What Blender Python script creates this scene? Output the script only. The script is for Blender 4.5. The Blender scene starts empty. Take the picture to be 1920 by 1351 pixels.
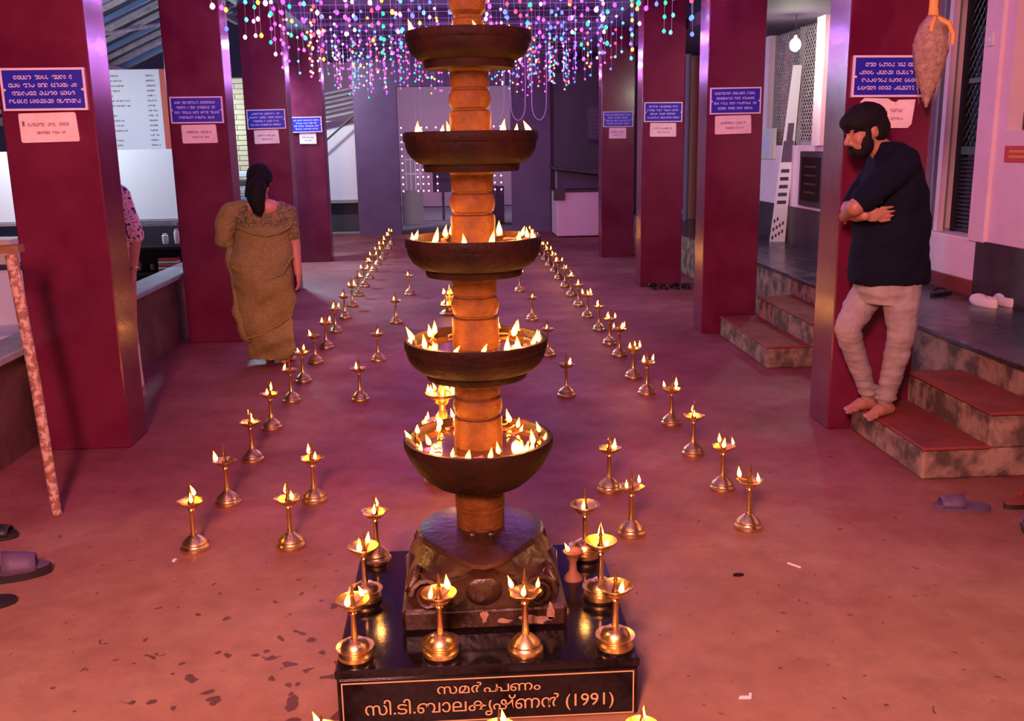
import bpy, math, random
from math import sin, cos, pi, radians, sqrt, atan2
from mathutils import Vector, Matrix, noise, Quaternion
random.seed(11)
SC = bpy.context.scene
COL = SC.collection
V = Vector
# ------------------------------------------------------------------ camera
IW, IH, FPX = 1920, 1351, 1800.0
CAM_LOC = V((0, 0, 1.65))
PITCH, ROLL, YAW = radians(12.7), radians(1.0), radians(3.1)
FW = V((sin(YAW)*cos(PITCH), cos(YAW)*cos(PITCH), -sin(PITCH)))
_rt = V((cos(YAW), -sin(YAW), 0)); _up = _rt.cross(FW)
RT = _rt*cos(ROLL) - _up*sin(ROLL); UP = _up*cos(ROLL) + _rt*sin(ROLL)
cd = bpy.data.cameras.new('camera'); cam = bpy.data.objects.new('camera', cd); COL.objects.link(cam)
cd.sensor_width = 36; cd.sensor_fit = 'HORIZONTAL'; cd.lens = FPX*36/IW; cd.clip_end = 200
m = Matrix((RT, UP, -FW)).transposed().to_4x4(); m.translation = CAM_LOC; cam.matrix_world = m
SC.camera = cam
def _ray(x, y): return (FW*FPX + RT*(x-IW/2) + UP*(IH/2-y)).normalized()
def W(x, y, Y):                       # pixel -> point on the plane at depth Y
    d = _ray(x, y); return CAM_LOC + d*((Y)/d.y)
def G(x, y, z=0.0):                   # pixel -> point on a level surface
    d = _ray(x, y); return CAM_LOC + d*((z-CAM_LOC.z)/d.z)
# ------------------------------------------------------------------ world, exposure
w = bpy.data.worlds.new('night'); SC.world = w; w.use_nodes = True
bg = w.node_tree.nodes['Background']; bg.inputs[0].default_value = (0.10, 0.07, 0.2, 1); bg.inputs[1].default_value = 0.16
SC.view_settings.view_transform = 'Standard'; SC.view_settings.look = 'None'
SC.view_settings.gamma = 1.0; SC.view_settings.use_curve_mapping = False; SC.view_settings.exposure = 0.0
# ------------------------------------------------------------------ lamps
def area(name, loc, target, size, energy, color, size_y=None):
    l = bpy.data.lights.new(name, 'AREA'); l.energy = energy; l.color = color
    l.shape = 'RECTANGLE'; l.size = size; l.size_y = size_y or size
    o = bpy.data.objects.new(name, l); COL.objects.link(o); o.location = loc
    o.rotation_euler = (V(target)-V(loc)).to_track_quat('-Z', 'Y').to_euler(); return o
def point(name, loc, energy, color, r=0.02, parent=None):
    l = bpy.data.lights.new(name, 'POINT'); l.energy = energy; l.color = color; l.shadow_soft_size = r
    o = bpy.data.objects.new(name, l); COL.objects.link(o); o.location = loc
    if parent: o.parent = parent
    return o
K_HALL, K_LED, K_FLAME, K_SHED = 3.7, 1.9, 2.0, 0.19
area('hall_lamp', (-0.7, -0.9, 3.05), (0.6, 4.0, 0.2), 0.5, 150*K_HALL, (1.0, 0.38, 0.34), 1.2)
area('shed_tube_lamp', (-4.3, 9.3, 2.40), (-3.5, 10.4, 1.0), 1.2, 230*K_SHED, (0.80, 0.92, 1.0), 0.12)
area('shed_tube_lamp', (-2.95, 14.02, 2.62), (-1.7, 12.4, 0.0), 0.5, 150, (0.55, 0.85, 1.0), 0.12)
area('shed_tube_lamp', (-4.2, 15.0, 2.3), (-3.3, 16.0, 1.4), 0.6, 26, (0.9, 1.0, 0.85), 0.1)  # extra unseen lamp, added to brighten the cream tiles
area('gate_lamp', (-0.1, 22.0, 3.6), (0, 25.5, 1.0), 0.8, 90, (0.95, 0.62, 1.0), 0.2)
area('hut_lamp', (-2.9, 17.3, 3.2), (-2.4, 20, 1.2), 0.5, 70, (0.9, 0.9, 1.0), 0.2)
# ------------------------------------------------------------------ materials
MATS = {}
def pm(name, c1, rough=0.5, metal=0.0, c2=None, scale=6.0, bump=0.0, bscale=40.0, spec=0.5, contrast=(0.35, 0.65), coat=0.0, rvar=0.0, trans=0.0, sss=0.0):
    if name in MATS: return MATS[name]
    M = bpy.data.materials.new(name); M.use_nodes = True; nt = M.node_tree; N = nt.nodes; L = nt.links
    b = N['Principled BSDF']; b.inputs['Roughness'].default_value = rough; b.inputs['Metallic'].default_value = metal
    b.inputs['Specular IOR Level'].default_value = spec; b.inputs['Coat Weight'].default_value = coat
    b.inputs['Coat Roughness'].default_value = 0.12
    b.inputs['Transmission Weight'].default_value = trans
    c1 = (*c1, 1)
    b.inputs['Base Color'].default_value = c1
    tc = N.new('ShaderNodeTexCoord')
    if c2 is not None:
        n = N.new('ShaderNodeTexNoise'); n.inputs['Scale'].default_value = scale; n.inputs['Detail'].default_value = 6
        n.inputs['Roughness'].default_value = 0.6; L.new(tc.outputs['Object'], n.inputs['Vector'])
        r = N.new('ShaderNodeValToRGB'); r.color_ramp.elements[0].position = contrast[0]; r.color_ramp.elements[1].position = contrast[1]
        r.color_ramp.elements[0].color = c1; r.color_ramp.elements[1].color = (*c2, 1)
        L.new(n.outputs['Fac'], r.inputs['Fac']); L.new(r.outputs['Color'], b.inputs['Base Color'])
        if rvar:
            mr = N.new('ShaderNodeMapRange'); mr.inputs['To Min'].default_value = rough-rvar; mr.inputs['To Max'].default_value = rough+rvar
            mr.inputs['From Min'].default_value = .3; mr.inputs['From Max'].default_value = .7
            L.new(n.outputs['Fac'], mr.inputs['Value']); L.new(mr.outputs['Result'], b.inputs['Roughness'])
    if bump:
        n2 = N.new('ShaderNodeTexNoise'); n2.inputs['Scale'].default_value = bscale; n2.inputs['Detail'].default_value = 5
        L.new(tc.outputs['Object'], n2.inputs['Vector'])
        bm = N.new('ShaderNodeBump'); bm.inputs['Strength'].default_value = bump; bm.inputs['Distance'].default_value = 0.01
        L.new(n2.outputs['Fac'], bm.inputs['Height']); L.new(bm.outputs['Normal'], b.inputs['Normal'])
    MATS[name] = M; return M
def em(name, color, strength):
    if name in MATS: return MATS[name]
    M = bpy.data.materials.new(name); M.use_nodes = True; nt = M.node_tree; b = nt.nodes['Principled BSDF']
    b.inputs['Base Color'].default_value = (*color, 1); b.inputs['Emission Color'].default_value = (*color, 1)
    b.inputs['Emission Strength'].default_value = strength; MATS[name] = M; return M
def flame_mat():
    M = bpy.data.materials.new('flame'); M.use_nodes = True; nt = M.node_tree; N = nt.nodes; L = nt.links
    for n in list(N): N.remove(n)
    out = N.new('ShaderNodeOutputMaterial'); e = N.new('ShaderNodeEmission'); tc = N.new('ShaderNodeTexCoord'); sp = N.new('ShaderNodeSeparateXYZ')
    r = N.new('ShaderNodeValToRGB'); el = r.color_ramp.elements
    el[0].position = 0.0; el[0].color = (1, 0.14, 0.006, 1); el[1].position = 1.0; el[1].color = (1, 0.09, 0.003, 1)
    k = el.new(0.18); k.color = (1, 0.40, 0.050, 1); k = el.new(0.6); k.color = (1, 0.34, 0.034, 1)
    L.new(tc.outputs['Generated'], sp.inputs[0]); L.new(sp.outputs['Z'], r.inputs['Fac']); L.new(r.outputs['Color'], e.inputs['Color'])
    e.inputs['Strength'].default_value = 28.0; L.new(e.outputs[0], out.inputs['Surface']); return M
MATS['flame'] = flame_mat()
def floor_mat():
    M = bpy.data.materials.new('red_oxide_floor'); M.use_nodes = True; nt = M.node_tree; N = nt.nodes; L = nt.links
    b = N['Principled BSDF']; tc = N.new('ShaderNodeTexCoord')
    def noi(scale, det, rough=.6):
        n = N.new('ShaderNodeTexNoise'); n.inputs['Scale'].default_value = scale; n.inputs['Detail'].default_value = det; n.inputs['Roughness'].default_value = rough
        L.new(tc.outputs['Object'], n.inputs['Vector']); return n
    def ramp(src, stops):
        r = N.new('ShaderNodeValToRGB'); el = r.color_ramp.elements
        el[0].position, el[0].color = stops[0][0], (*stops[0][1], 1); el[1].position, el[1].color = stops[-1][0], (*stops[-1][1], 1)
        for p, c in stops[1:-1]: k = el.new(p); k.color = (*c, 1)
        L.new(src, r.inputs['Fac']); return r
    def mix(f, a, bb, mode='MIX'):
        x = N.new('ShaderNodeMix'); x.data_type = 'RGBA'; x.blend_type = mode
        if hasattr(f, 'default_value'): L.new(f, x.inputs[0])
        else: x.inputs[0].default_value = f
        L.new(a, x.inputs[6]); L.new(bb, x.inputs[7]); return x.outputs[2]
    n1 = noi(0.9, 8); n2 = noi(9, 8, .7)
    ox = ramp(n1.outputs['Fac'], [(.3, (.16, .036, .042)), (.5, (.235, .062, .066)), (.7, (.33, .125, .120))])
    tan_c = ramp(n1.outputs['Fac'], [(.3, (.27, .135, .070)), (.5, (.315, .170, .092)), (.7, (.37, .23, .13))])
    # the entrance end is paler and browner past a ragged border, the hall redder
    sx_ = N.new('ShaderNodeSeparateXYZ'); L.new(tc.outputs['Object'], sx_.inputs[0]); wn_ = noi(1.3, 5)
    wy = N.new('ShaderNodeMath'); wy.operation = 'MULTIPLY_ADD'; wy.inputs[1].default_value = 2.4; L.new(wn_.outputs['Fac'], wy.inputs[0]); L.new(sx_.outputs['Y'], wy.inputs[2])
    wf = N.new('ShaderNodeMapRange'); wf.inputs['From Min'].default_value = 4.1; wf.inputs['From Max'].default_value = 5.9; wf.inputs['To Min'].default_value = 1; wf.inputs['To Max'].default_value = 0; L.new(wy.outputs[0], wf.inputs['Value'])
    base_o = mix(wf.outputs[0], ox.outputs[0], tan_c.outputs[0])
    fine = ramp(n2.outputs['Fac'], [(.3, (.78, .74, .72)), (.7, (1.1, 1.1, 1.1))])
    c = mix(1.0, base_o, fine.outputs[0], 'MULTIPLY')
    # oil drips that gather around the plinth: spots with their own shape
    vo = N.new('ShaderNodeTexVoronoi'); vo.inputs['Scale'].default_value = 15.0; vo.inputs['Randomness'].default_value = 1.0
    warp = noi(6, 3); wm = N.new('ShaderNodeMix'); wm.data_type = 'RGBA'; wm.inputs[0].default_value = .16
    L.new(tc.outputs['Object'], wm.inputs[6]); L.new(warp.outputs['Color'], wm.inputs[7]); L.new(wm.outputs[2], vo.inputs['Vector'])
    dist = N.new('ShaderNodeVectorMath'); dist.operation = 'DISTANCE'; dist.inputs[1].default_value = (-0.48, 2.72, 0); L.new(tc.outputs['Object'], dist.inputs[0])
    thr = N.new('ShaderNodeMapRange'); thr.inputs['From Min'].default_value = 0.05; thr.inputs['From Max'].default_value = 1.0
    thr.inputs['To Min'].default_value = 0.33; thr.inputs['To Max'].default_value = 0.11; L.new(dist.outputs['Value'], thr.inputs['Value'])
    sub = N.new('ShaderNodeMath'); sub.operation = 'SUBTRACT'; L.new(thr.outputs[0], sub.inputs[0]); L.new(vo.outputs['Distance'], sub.inputs[1])
    st = N.new('ShaderNodeMapRange'); st.inputs['From Min'].default_value = 0.0; st.inputs['From Max'].default_value = 0.05; L.new(sub.outputs[0], st.inputs['Value'])
    dark = N.new('ShaderNodeRGB'); dark.outputs[0].default_value = (.06, .018, .014, 1)
    sf = N.new('ShaderNodeMath'); sf.operation = 'MULTIPLY'; sf.inputs[1].default_value = .8; L.new(st.outputs[0], sf.inputs[0])
    c = mix(sf.outputs[0], c, dark.outputs[0]); L.new(c, b.inputs['Base Color'])
    n3 = noi(2.2, 6); mr = N.new('ShaderNodeMapRange'); mr.inputs['From Min'].default_value = .3; mr.inputs['From Max'].default_value = .7
    mr.inputs['To Min'].default_value = .46; mr.inputs['To Max'].default_value = .74; b.inputs['Specular IOR Level'].default_value = .32; L.new(n3.outputs['Fac'], mr.inputs['Value']); L.new(mr.outputs[0], b.inputs['Roughness'])
    n4 = noi(22, 6); bm = N.new('ShaderNodeBump'); bm.inputs['Strength'].default_value = .18; bm.inputs['Distance'].default_value = .01
    L.new(n4.outputs['Fac'], bm.inputs['Height']); L.new(bm.outputs[0], b.inputs['Normal'])
    return M
MATS['floor'] = floor_mat()
def check_mat(name, c1, c2, scale, rough=.8, bump=.3):
    M = bpy.data.materials.new(name); M.use_nodes = True; nt = M.node_tree; N = nt.nodes; L = nt.links; b = N['Principled BSDF']
    tc = N.new('ShaderNodeTexCoord'); ck = N.new('ShaderNodeTexChecker'); ck.inputs['Scale'].default_value = scale
    ck.inputs['Color1'].default_value = (*c1, 1); ck.inputs['Color2'].default_value = (*c2, 1)
    mp = N.new('ShaderNodeMapping'); mp.inputs['Rotation'].default_value = (.6, .5, .7); L.new(tc.outputs['Object'], mp.inputs[0]); L.new(mp.outputs[0], ck.inputs[0])
    L.new(ck.outputs['Color'], b.inputs['Base Color']); b.inputs['Roughness'].default_value = rough
    bm = N.new('ShaderNodeBump'); bm.inputs['Strength'].default_value = bump; bm.inputs['Distance'].default_value = .004
    L.new(ck.outputs['Fac'], bm.inputs['Height']); L.new(bm.outputs[0], b.inputs['Normal']); MATS[name] = M; return M
def floral_mat():
    M = bpy.data.materials.new('floral_cotton'); M.use_nodes = True; nt = M.node_tree; N = nt.nodes; L = nt.links; b = N['Principled BSDF']
    tc = N.new('ShaderNodeTexCoord'); vo = N.new('ShaderNodeTexNoise'); vo.inputs['Scale'].default_value = 26; vo.inputs['Detail'].default_value = 2; L.new(tc.outputs['Object'], vo.inputs['Vector'])
    r = N.new('ShaderNodeValToRGB'); el = r.color_ramp.elements; r.color_ramp.interpolation = 'CONSTANT'
    el[0].position = 0; el[0].color = (.07, .02, .10, 1); el[1].position = .43; el[1].color = (.75, .5, .55, 1); k = el.new(.58); k.color = (.5, .10, .22, 1); k = el.new(.63); k.color = (.75, .5, .55, 1)
    L.new(vo.outputs['Fac'], r.inputs[0]); L.new(r.outputs[0], b.inputs['Base Color']); b.inputs['Roughness'].default_value = .8; return M
MATS['floral'] = floral_mat()
pm('maroon', (.105, .006, .030), .21, c2=(.145, .014, .044), scale=2.5, bump=.05, bscale=9, spec=.6, rvar=.04)
pm('stone', (.064, .019, .003), .65, c2=(.12, .042, .009), scale=14, bump=.6, bscale=70, spec=.2)
pm('stone_dark', (.006, .0013, .0007), .7, c2=(.022, .0050, .0025), scale=7, bump=.6, bscale=45, rvar=.1, spec=.15)
pm('stone_base', (.011, .0040, .0025), .36, c2=(.042, .016, .009), scale=7, bump=.45, bscale=30, rvar=.1)
pm('worn', (.36, .22, .16), .7, c2=(.2, .1, .07), scale=20)
pm('granite', (.004, .003, .003), .12, c2=(.011, .007, .009), scale=60, bump=.02, bscale=90, spec=.4)
pm('gilt', (.62, .34, .16), .6)
pm('brass', (.84, .62, .27), .32, 1.0, c2=(.66, .44, .16), scale=20, bump=.08, bscale=80, rvar=.08)
pm('sooty', (.16, .075, .035), .45, .7, c2=(.05, .025, .015), scale=30)
pm('insole', (.36, .20, .19), .8)
pm('oil', (.05, .018, .006), .08)
pm('wick', (.55, .22, .10), .8, c2=(.15, .05, .03), scale=30)
pm('petal', (.45, .06, .32), .7)
pm('sign_blue', (.02, .02, .42), .35)
pm('sign_white', (.75, .62, .72), .5)
pm('sign_lilac', (.62, .55, .85), .5)
pm('paper', (.86, .70, .68), .7, c2=(.76, .58, .56), scale=14)
pm('ink', (.22, .10, .13), .8)
pm('cement', (.36, .37, .40), .75, c2=(.27, .27, .30), scale=8, bump=.3)
pm('parapet', (.10, .035, .035), .65, c2=(.18, .075, .07), scale=4, bump=.2)
pm('step_red', (.25, .050, .038), .62, c2=(.17, .036, .030), scale=5, bump=.15, rvar=.08, spec=.25)
pm('step_stone', (.075, .048, .034), .8, c2=(.29, .19, .14), scale=7, bump=.6, bscale=18, contrast=(.42, .6))
pm('slate', (.022, .018, .022), .24, c2=(.048, .036, .042), scale=5, bump=.15, rvar=.1)
pm('pinkwall', (.88, .70, .71), .7, c2=(.82, .62, .64), scale=3, bump=.1)
pm('skirt', (.035, .018, .022), .5, c2=(.06, .035, .04), scale=4)
pm('niche', (.24, .10, .05), .7)
pm('blackiron', (.012, .011, .012), .45)
pm('grey', (.30, .29, .30), .6)
pm('ceil', (.075, .05, .10), .8, c2=(.055, .035, .08), scale=3)
pm('roofsheet', (.17, .17, .19), .5, .3, c2=(.10, .10, .12), scale=5)
pm('lightsheet', (.62, .66, .72), .6)
pm('batten', (.55, .55, .55), .7, c2=(.32, .32, .33), scale=9)
pm('bluesheet', (.10, .22, .42), .5)
pm('whiteboard', (.78, .82, .88), .45)
pm('cream', (.74, .72, .56), .5)
pm('purplewall', (.13, .09, .16), .7, c2=(.10, .065, .13), scale=2)
pm('farwall', (.62, .45, .55), .8)
pm('boothwhite', (.70, .52, .64), .5)
pm('shopdark', (.05, .045, .06), .6)
pm('rust', (.25, .10, .06), .75, c2=(.50, .33, .26), scale=38, bump=.4, contrast=(.45, .55))
pm('wood', (.26, .12, .05), .6, c2=(.16, .07, .03), scale=12)
pm('skin', (.40, .18, .12), .5, c2=(.34, .15, .095), scale=8)
pm('skin2', (.50, .20, .16), .5)
pm('hair', (.006, .005, .006), .8, spec=.2)
pm('navy', (.004, .006, .015), .9, spec=.15, bump=.2, bscale=60)
pm('khaki', (.34, .29, .28), .85, c2=(.25, .20, .19), scale=9, bump=.3, bscale=50)
pm('white_cloth', (.75, .72, .70), .85)
pm('straw', (.46, .30, .20), .8, c2=(.24, .14, .10), scale=40, bump=.5, bscale=90)
pm('yellow_cloth', (.80, .38, .08), .75)
pm('rubber_black', (.015, .012, .014), .5)
pm('rubber_purple', (.10, .06, .12), .6)
pm('clog', (.80, .70, .66), .5)
pm('leather_red', (.22, .05, .03), .5)
pm('wire', (.45, .42, .50), .5)
pm('gloss_glass', (.02, .02, .02), .1)
pm('redsign', (.62, .08, .05), .5)
pm('saree', (.135, .095, .022), .8, c2=(.32, .235, .080), scale=140, bump=.3, bscale=120)
pm('blouse', (.055, .050, .02), .8, c2=(.27, .20, .075), scale=55, bump=.3, bscale=75)
# ------------------------------------------------------------------ mesh builder
class MB:
    def __init__(s): s.v = []; s.f = []; s.mi = []; s.cur = 0
    def add(s, vs, fs):
        o = len(s.v); s.v += [tuple(a) for a in vs]; s.f += [tuple(i+o for i in q) for q in fs]; s.mi += [s.cur]*len(fs); return s
    def box(s, c, d, rz=0.0, rot=None):
        R = rot or Matrix.Rotation(rz, 3, 'Z'); c = V(c)
        vs = [c + R @ V((sx*d[0]/2, sy*d[1]/2, sz*d[2]/2)) for sz in (-1, 1) for sx, sy in ((-1, -1), (1, -1), (1, 1), (-1, 1))]
        return s.add(vs, [(3, 2, 1, 0), (4, 5, 6, 7), (0, 1, 5, 4), (1, 2, 6, 5), (2, 3, 7, 6), (3, 0, 4, 7)])
    def bb(s, a, b): return s.box([(a[i]+b[i])/2 for i in range(3)], [abs(b[i]-a[i]) for i in range(3)])
    def bevbox(s, a, b, e):
        # box with chamfered edges (24 verts)
        c = [(a[i]+b[i])/2 for i in range(3)]; h = [abs(b[i]-a[i])/2 for i in range(3)]; vs = []; idx = {}
        for sx in (-1, 1):
            for sy in (-1, 1):
                for sz in (-1, 1):
                    for ax in range(3):
                        p = [sx*(h[0]-e), sy*(h[1]-e), sz*(h[2]-e)]; p[ax] += (sx, sy, sz)[ax]*e
                        idx[(sx, sy, sz, ax)] = len(vs); vs.append([c[i]+p[i] for i in range(3)])
        fs = []
        for ax in range(3):
            o = [i for i in range(3) if i != ax]
            for sg in (-1, 1):
                q = []
                for u, w_ in ((-1, -1), (1, -1), (1, 1), (-1, 1)):
                    k = [0, 0, 0]; k[ax] = sg; k[o[0]] = u; k[o[1]] = w_; q.append(idx[(*k, ax)])
                fs.append(q if (sg > 0) == (ax != 1) else q[::-1])
        for ax in range(3):
            o = [i for i in range(3) if i != ax]
            for u in (-1, 1):
                for w_ in (-1, 1):
                    k0 = [0, 0, 0]; k1 = [0, 0, 0]; k0[ax] = -1; k1[ax] = 1; k0[o[0]] = k1[o[0]] = u; k0[o[1]] = k1[o[1]] = w_
                    fs.append((idx[(*k0, o[0])], idx[(*k1, o[0])], idx[(*k1, o[1])], idx[(*k0, o[1])]))
        for sx in (-1, 1):
            for sy in (-1, 1):
                for sz in (-1, 1): fs.append((idx[(sx, sy, sz, 0)], idx[(sx, sy, sz, 1)], idx[(sx, sy, sz, 2)]))
        return s.add(vs, fs)
    def lathe(s, prof, c=(0, 0, 0), n=32, cap=True, lobes=0, lobe=0.0):
        vs = []; fs = []
        for r, z in prof:
            for i in range(n):
                a = 2*pi*i/n; rr = r*(1+lobe*cos(lobes*a)) if lobes else r
                vs.append((c[0]+rr*cos(a), c[1]+rr*sin(a), c[2]+z))
        for j in range(len(prof)-1):
            for i in range(n): fs.append((j*n+i, j*n+(i+1) % n, (j+1)*n+(i+1) % n, (j+1)*n+i))
        if cap: fs.append(tuple(range(n))[::-1]); fs.append(tuple((len(prof)-1)*n+i for i in range(n)))
        return s.add(vs, fs)
    def tube(s, pts, rad, n=8, closed=False):
        pts = [V(p) for p in pts]; k = len(pts); rad = rad if isinstance(rad, (list, tuple)) else [rad]*k
        vs = []; fs = []; t0 = (pts[1]-pts[0]).normalized()
        nrm = t0.orthogonal().normalized()
        for i, p in enumerate(pts):
            t = (pts[min(i+1, k-1)]-pts[max(i-1, 0)]).normalized()
            nrm = (nrm - t*nrm.dot(t)); nrm = nrm.normalized() if nrm.length > 1e-6 else t.orthogonal().normalized(); bn = t.cross(nrm)
            for j in range(n): a = 2*pi*j/n; vs.append(p+(nrm*cos(a)+bn*sin(a))*rad[i])
        for i in range(k-1):
            for j in range(n): fs.append((i*n+j, i*n+(j+1) % n, (i+1)*n+(j+1) % n, (i+1)*n+j))
        fs.append(tuple(range(n))[::-1]); fs.append(tuple((k-1)*n+j for j in range(n)))
        return s.add(vs, fs)
    def ell(s, c, r, axes=None, nu=14, nv=10):
        c = V(c); A = axes or Matrix.Identity(3); vs = []; fs = []
        r = (r, r, r) if not hasattr(r, '__len__') else r
        for j in range(1, nv):
            ph = pi*j/nv
            for i in range(nu):
                a = 2*pi*i/nu; vs.append(c + A @ V((r[0]*sin(ph)*cos(a), r[1]*sin(ph)*sin(a), r[2]*cos(ph))))
        top = len(vs); vs.append(c + A @ V((0, 0, r[2]))); vs.append(c - A @ V((0, 0, r[2])))
        for j in range(nv-2):
            for i in range(nu): fs.append((j*nu+i, (j+1)*nu+i, (j+1)*nu+(i+1) % nu, j*nu+(i+1) % nu))
        for i in range(nu):
            fs.append((top, i, (i+1) % nu)); fs.append((top+1, (nv-2)*nu+(i+1) % nu, (nv-2)*nu+i))
        return s.add(vs, fs)
    def limb(s, pts, rads, n=14):
        pts = [V(p) for p in pts]
        for i in range(len(pts)-1): s.tube([pts[i], pts[i+1]], [rads[i], rads[i+1]], n)
        for p, r in zip(pts, rads): s.ell(p, r*.995, None, n, 8)
        return s
    def loft(s, rings, n=32):
        # rings: (cx, cy, z, rx, ry)
        vs = []; fs = []
        for cx, cy, z, rx, ry in rings:
            for i in range(n): a = 2*pi*i/n; vs.append((cx+rx*cos(a), cy+ry*sin(a), z))
        for j in range(len(rings)-1):
            for i in range(n): fs.append((j*n+i, j*n+(i+1) % n, (j+1)*n+(i+1) % n, (j+1)*n+i))
        fs.append(tuple(range(n))[::-1]); fs.append(tuple((len(rings)-1)*n+i for i in range(n)))
        return s.add(vs, fs)
    def prism(s, poly, a, b, axis=2):
        # polygon in the two other axes, extruded from a to b along axis
        n = len(poly); o = [i for i in range(3) if i != axis]; vs = []
        for h in (a, b):
            for p in poly: k = [0, 0, 0]; k[axis] = h; k[o[0]] = p[0]; k[o[1]] = p[1]; vs.append(k)
        return s.add(vs, [tuple(range(n))[::-1], tuple(range(n, 2*n))] + [(i, (i+1) % n, n+(i+1) % n, n+i) for i in range(n)])
    def mesh(s, name, mats, smooth=35):
        me = bpy.data.meshes.new(name); me.from_pydata(s.v, [], s.f)
        for mt in (mats if isinstance(mats, (list, tuple)) else [mats]): me.materials.append(MATS[mt] if isinstance(mt, str) else mt)
        if len(me.materials) > 1: me.polygons.foreach_set('material_index', s.mi)
        me.update()
        import bmesh
        bm = bmesh.new(); bm.from_mesh(me); bmesh.ops.recalc_face_normals(bm, faces=bm.faces); bm.to_mesh(me); bm.free()
        if smooth:
            me.polygons.foreach_set('use_smooth', [True]*len(me.polygons)); me.set_sharp_from_angle(angle=radians(smooth))
        return me
    def build(s, name, mats, parent=None, smooth=35):
        return link(name, s.mesh(name, mats, smooth), parent)
def link(name, me, parent=None):
    o = bpy.data.objects.new(name, me); COL.objects.link(o)
    if parent is not None: o.parent = parent
    return o
def tag(o, label=None, cat=None, group=None, kind=None):
    if label: o['label'] = label
    if cat: o['category'] = cat
    if group: o['group'] = group
    if kind: o['kind'] = kind
    return o
def thing(name, label, cat, loc=(0, 0, 0), rz=0.0, group=None):
    o = bpy.data.objects.new(name, None); COL.objects.link(o); o.location = loc; o.rotation_euler = (0, 0, rz); o.empty_display_size = .05
    return tag(o, label, cat, group)
def struct(name, mb, mats, smooth=0, parent=None):
    o = mb.build(name, mats, parent, smooth)
    if parent is None: o['kind'] = 'structure'
    return o
def center_parts(root, loc):
    # parts were built in world space: put the root at the base and keep the parts in place
    root.location = loc
    for ch in root.children:
        if not ch.get('_l'): ch.location = ch.location - V(loc); ch['_l'] = 1
    for ch in root.children:
        if '_l' in ch: del ch['_l']
def remesh(ob, voxel, smooth=4, noise_fn=None):
    md = ob.modifiers.new('r', 'REMESH'); md.mode = 'VOXEL'; md.voxel_size = voxel
    ms = ob.modifiers.new('s', 'SMOOTH'); ms.factor = .5; ms.iterations = smooth
    dg = bpy.context.evaluated_depsgraph_get(); dg.update()
    me = bpy.data.meshes.new_from_object(ob.evaluated_get(dg)); ob.modifiers.clear()
    mats = list(ob.data.materials); ob.data = me
    me.materials.clear()
    for q in mats: me.materials.append(q)
    if noise_fn:
        nv = len(me.vertices); co = [0.0]*(3*nv); no = [0.0]*(3*nv); me.vertices.foreach_get('co', co); me.vertices.foreach_get('normal', no)
        out = []
        for i in range(nv): out.extend(noise_fn(V(co[3*i:3*i+3]), V(no[3*i:3*i+3])))
        me.vertices.foreach_set('co', out)
    me.polygons.foreach_set('use_smooth', [True]*len(me.polygons)); me.update()
    return ob
def wrinkle(amp, sx, sz):
    def f(co, n):
        return co + n*(amp*noise.noise(V((co.x*sx, co.y*sx, co.z*sz))) + amp*.5*noise.noise(V((co.x*sx*2.3+5, co.y*sx*2.3, co.z*sz*2.3))))
    return f
def text_mesh(body, w_, h_):
    cu = bpy.data.curves.new('lettering', 'FONT'); cu.body = body; cu.extrude = 0.0; cu.resolution_u = 3
    o = bpy.data.objects.new('lettering', cu); COL.objects.link(o)
    dg = bpy.context.evaluated_depsgraph_get(); dg.update()
    me = bpy.data.meshes.new_from_object(o.evaluated_get(dg)); bpy.data.objects.remove(o); bpy.data.curves.remove(cu)
    return me
def squiggles(mb, x0, x1, z, h, y, rnd):
    # a row of rounded, illegible script at a small size
    x = x0
    while x < x1-h*.3:
        nl = rnd.randint(3, 7)
        for k in range(nl):
            wd = h*rnd.uniform(.55, .95)
            if x+wd > x1: break
            r = h*.42; a0 = rnd.choice([0, .5, 1.0, 1.5])*pi; span = rnd.uniform(1.2, 2.0)*pi; n = 7; t = h*.2
            vs = []; fs = []
            for i in range(n+1):
                a = a0+span*i/n
                for rr in (r, r-t): vs.append((x+wd/2+rr*cos(a)*wd/h*1.1, y, z+rr*sin(a)))
            for i in range(n): fs.append((2*i, 2*i+1, 2*i+3, 2*i+2))
            mb.add(vs, fs)
            if rnd.random() < .4: mb.add([(x+wd*.8, y, z-h*.45), (x+wd, y, z-h*.45), (x+wd, y, z+h*.42), (x+wd*.8, y, z+h*.42)], [(0, 1, 2, 3)])
            x += wd*.98
        x += h*.55
# ================================================================== THE SETTING
struct('floor', MB().bb((-2.66, -4.0, -.12), (2.9, 19.0, 0.0)), 'floor')
struct('floor_outside', MB().bb((-14, -4, -.16), (-2.66, 34, -.03)).bb((-2.66, 19.0, -.16), (14, 34, -.02)), 'cement')
struct('floor_veranda', MB().bb((2.885, -4, -.1), (6.0, 17.0, .47)), 'step_stone')
fv = struct('trim_1', MB().bevbox((2.865, -4, .47), (6.0, 17.0, .50), .006), 'slate')
struct('ceiling', MB().bb((-2.7, -4, 3.5), (2.9, 19, 3.6)), 'ceil')
struct('ceiling_veranda', MB().bb((2.62, -4, 2.86), (6.0, 17.0, 2.98)), 'ceil')
b = MB()
for Y in (2.2, 5.3, 8.3, 11.2, 14.2, 17.2): b.bb((-2.4, Y, 3.34), (2.6, Y+.2, 3.5))
b.bb((-2.38, -4, 3.2), (-1.9, 19, 3.5)).bb((2.11, -4, 3.2), (2.6, 19, 3.5)); struct('trim_2', b, 'ceil')
# parapet on the left
struct('wall_left', MB().bb((-2.62, 3.4, 0), (-2.46, 11.3, .555)), 'parapet')
struct('trim_3', MB().bevbox((-2.655, 3.4, .555), (-2.41, 11.3, .60), .008), 'cement')
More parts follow.
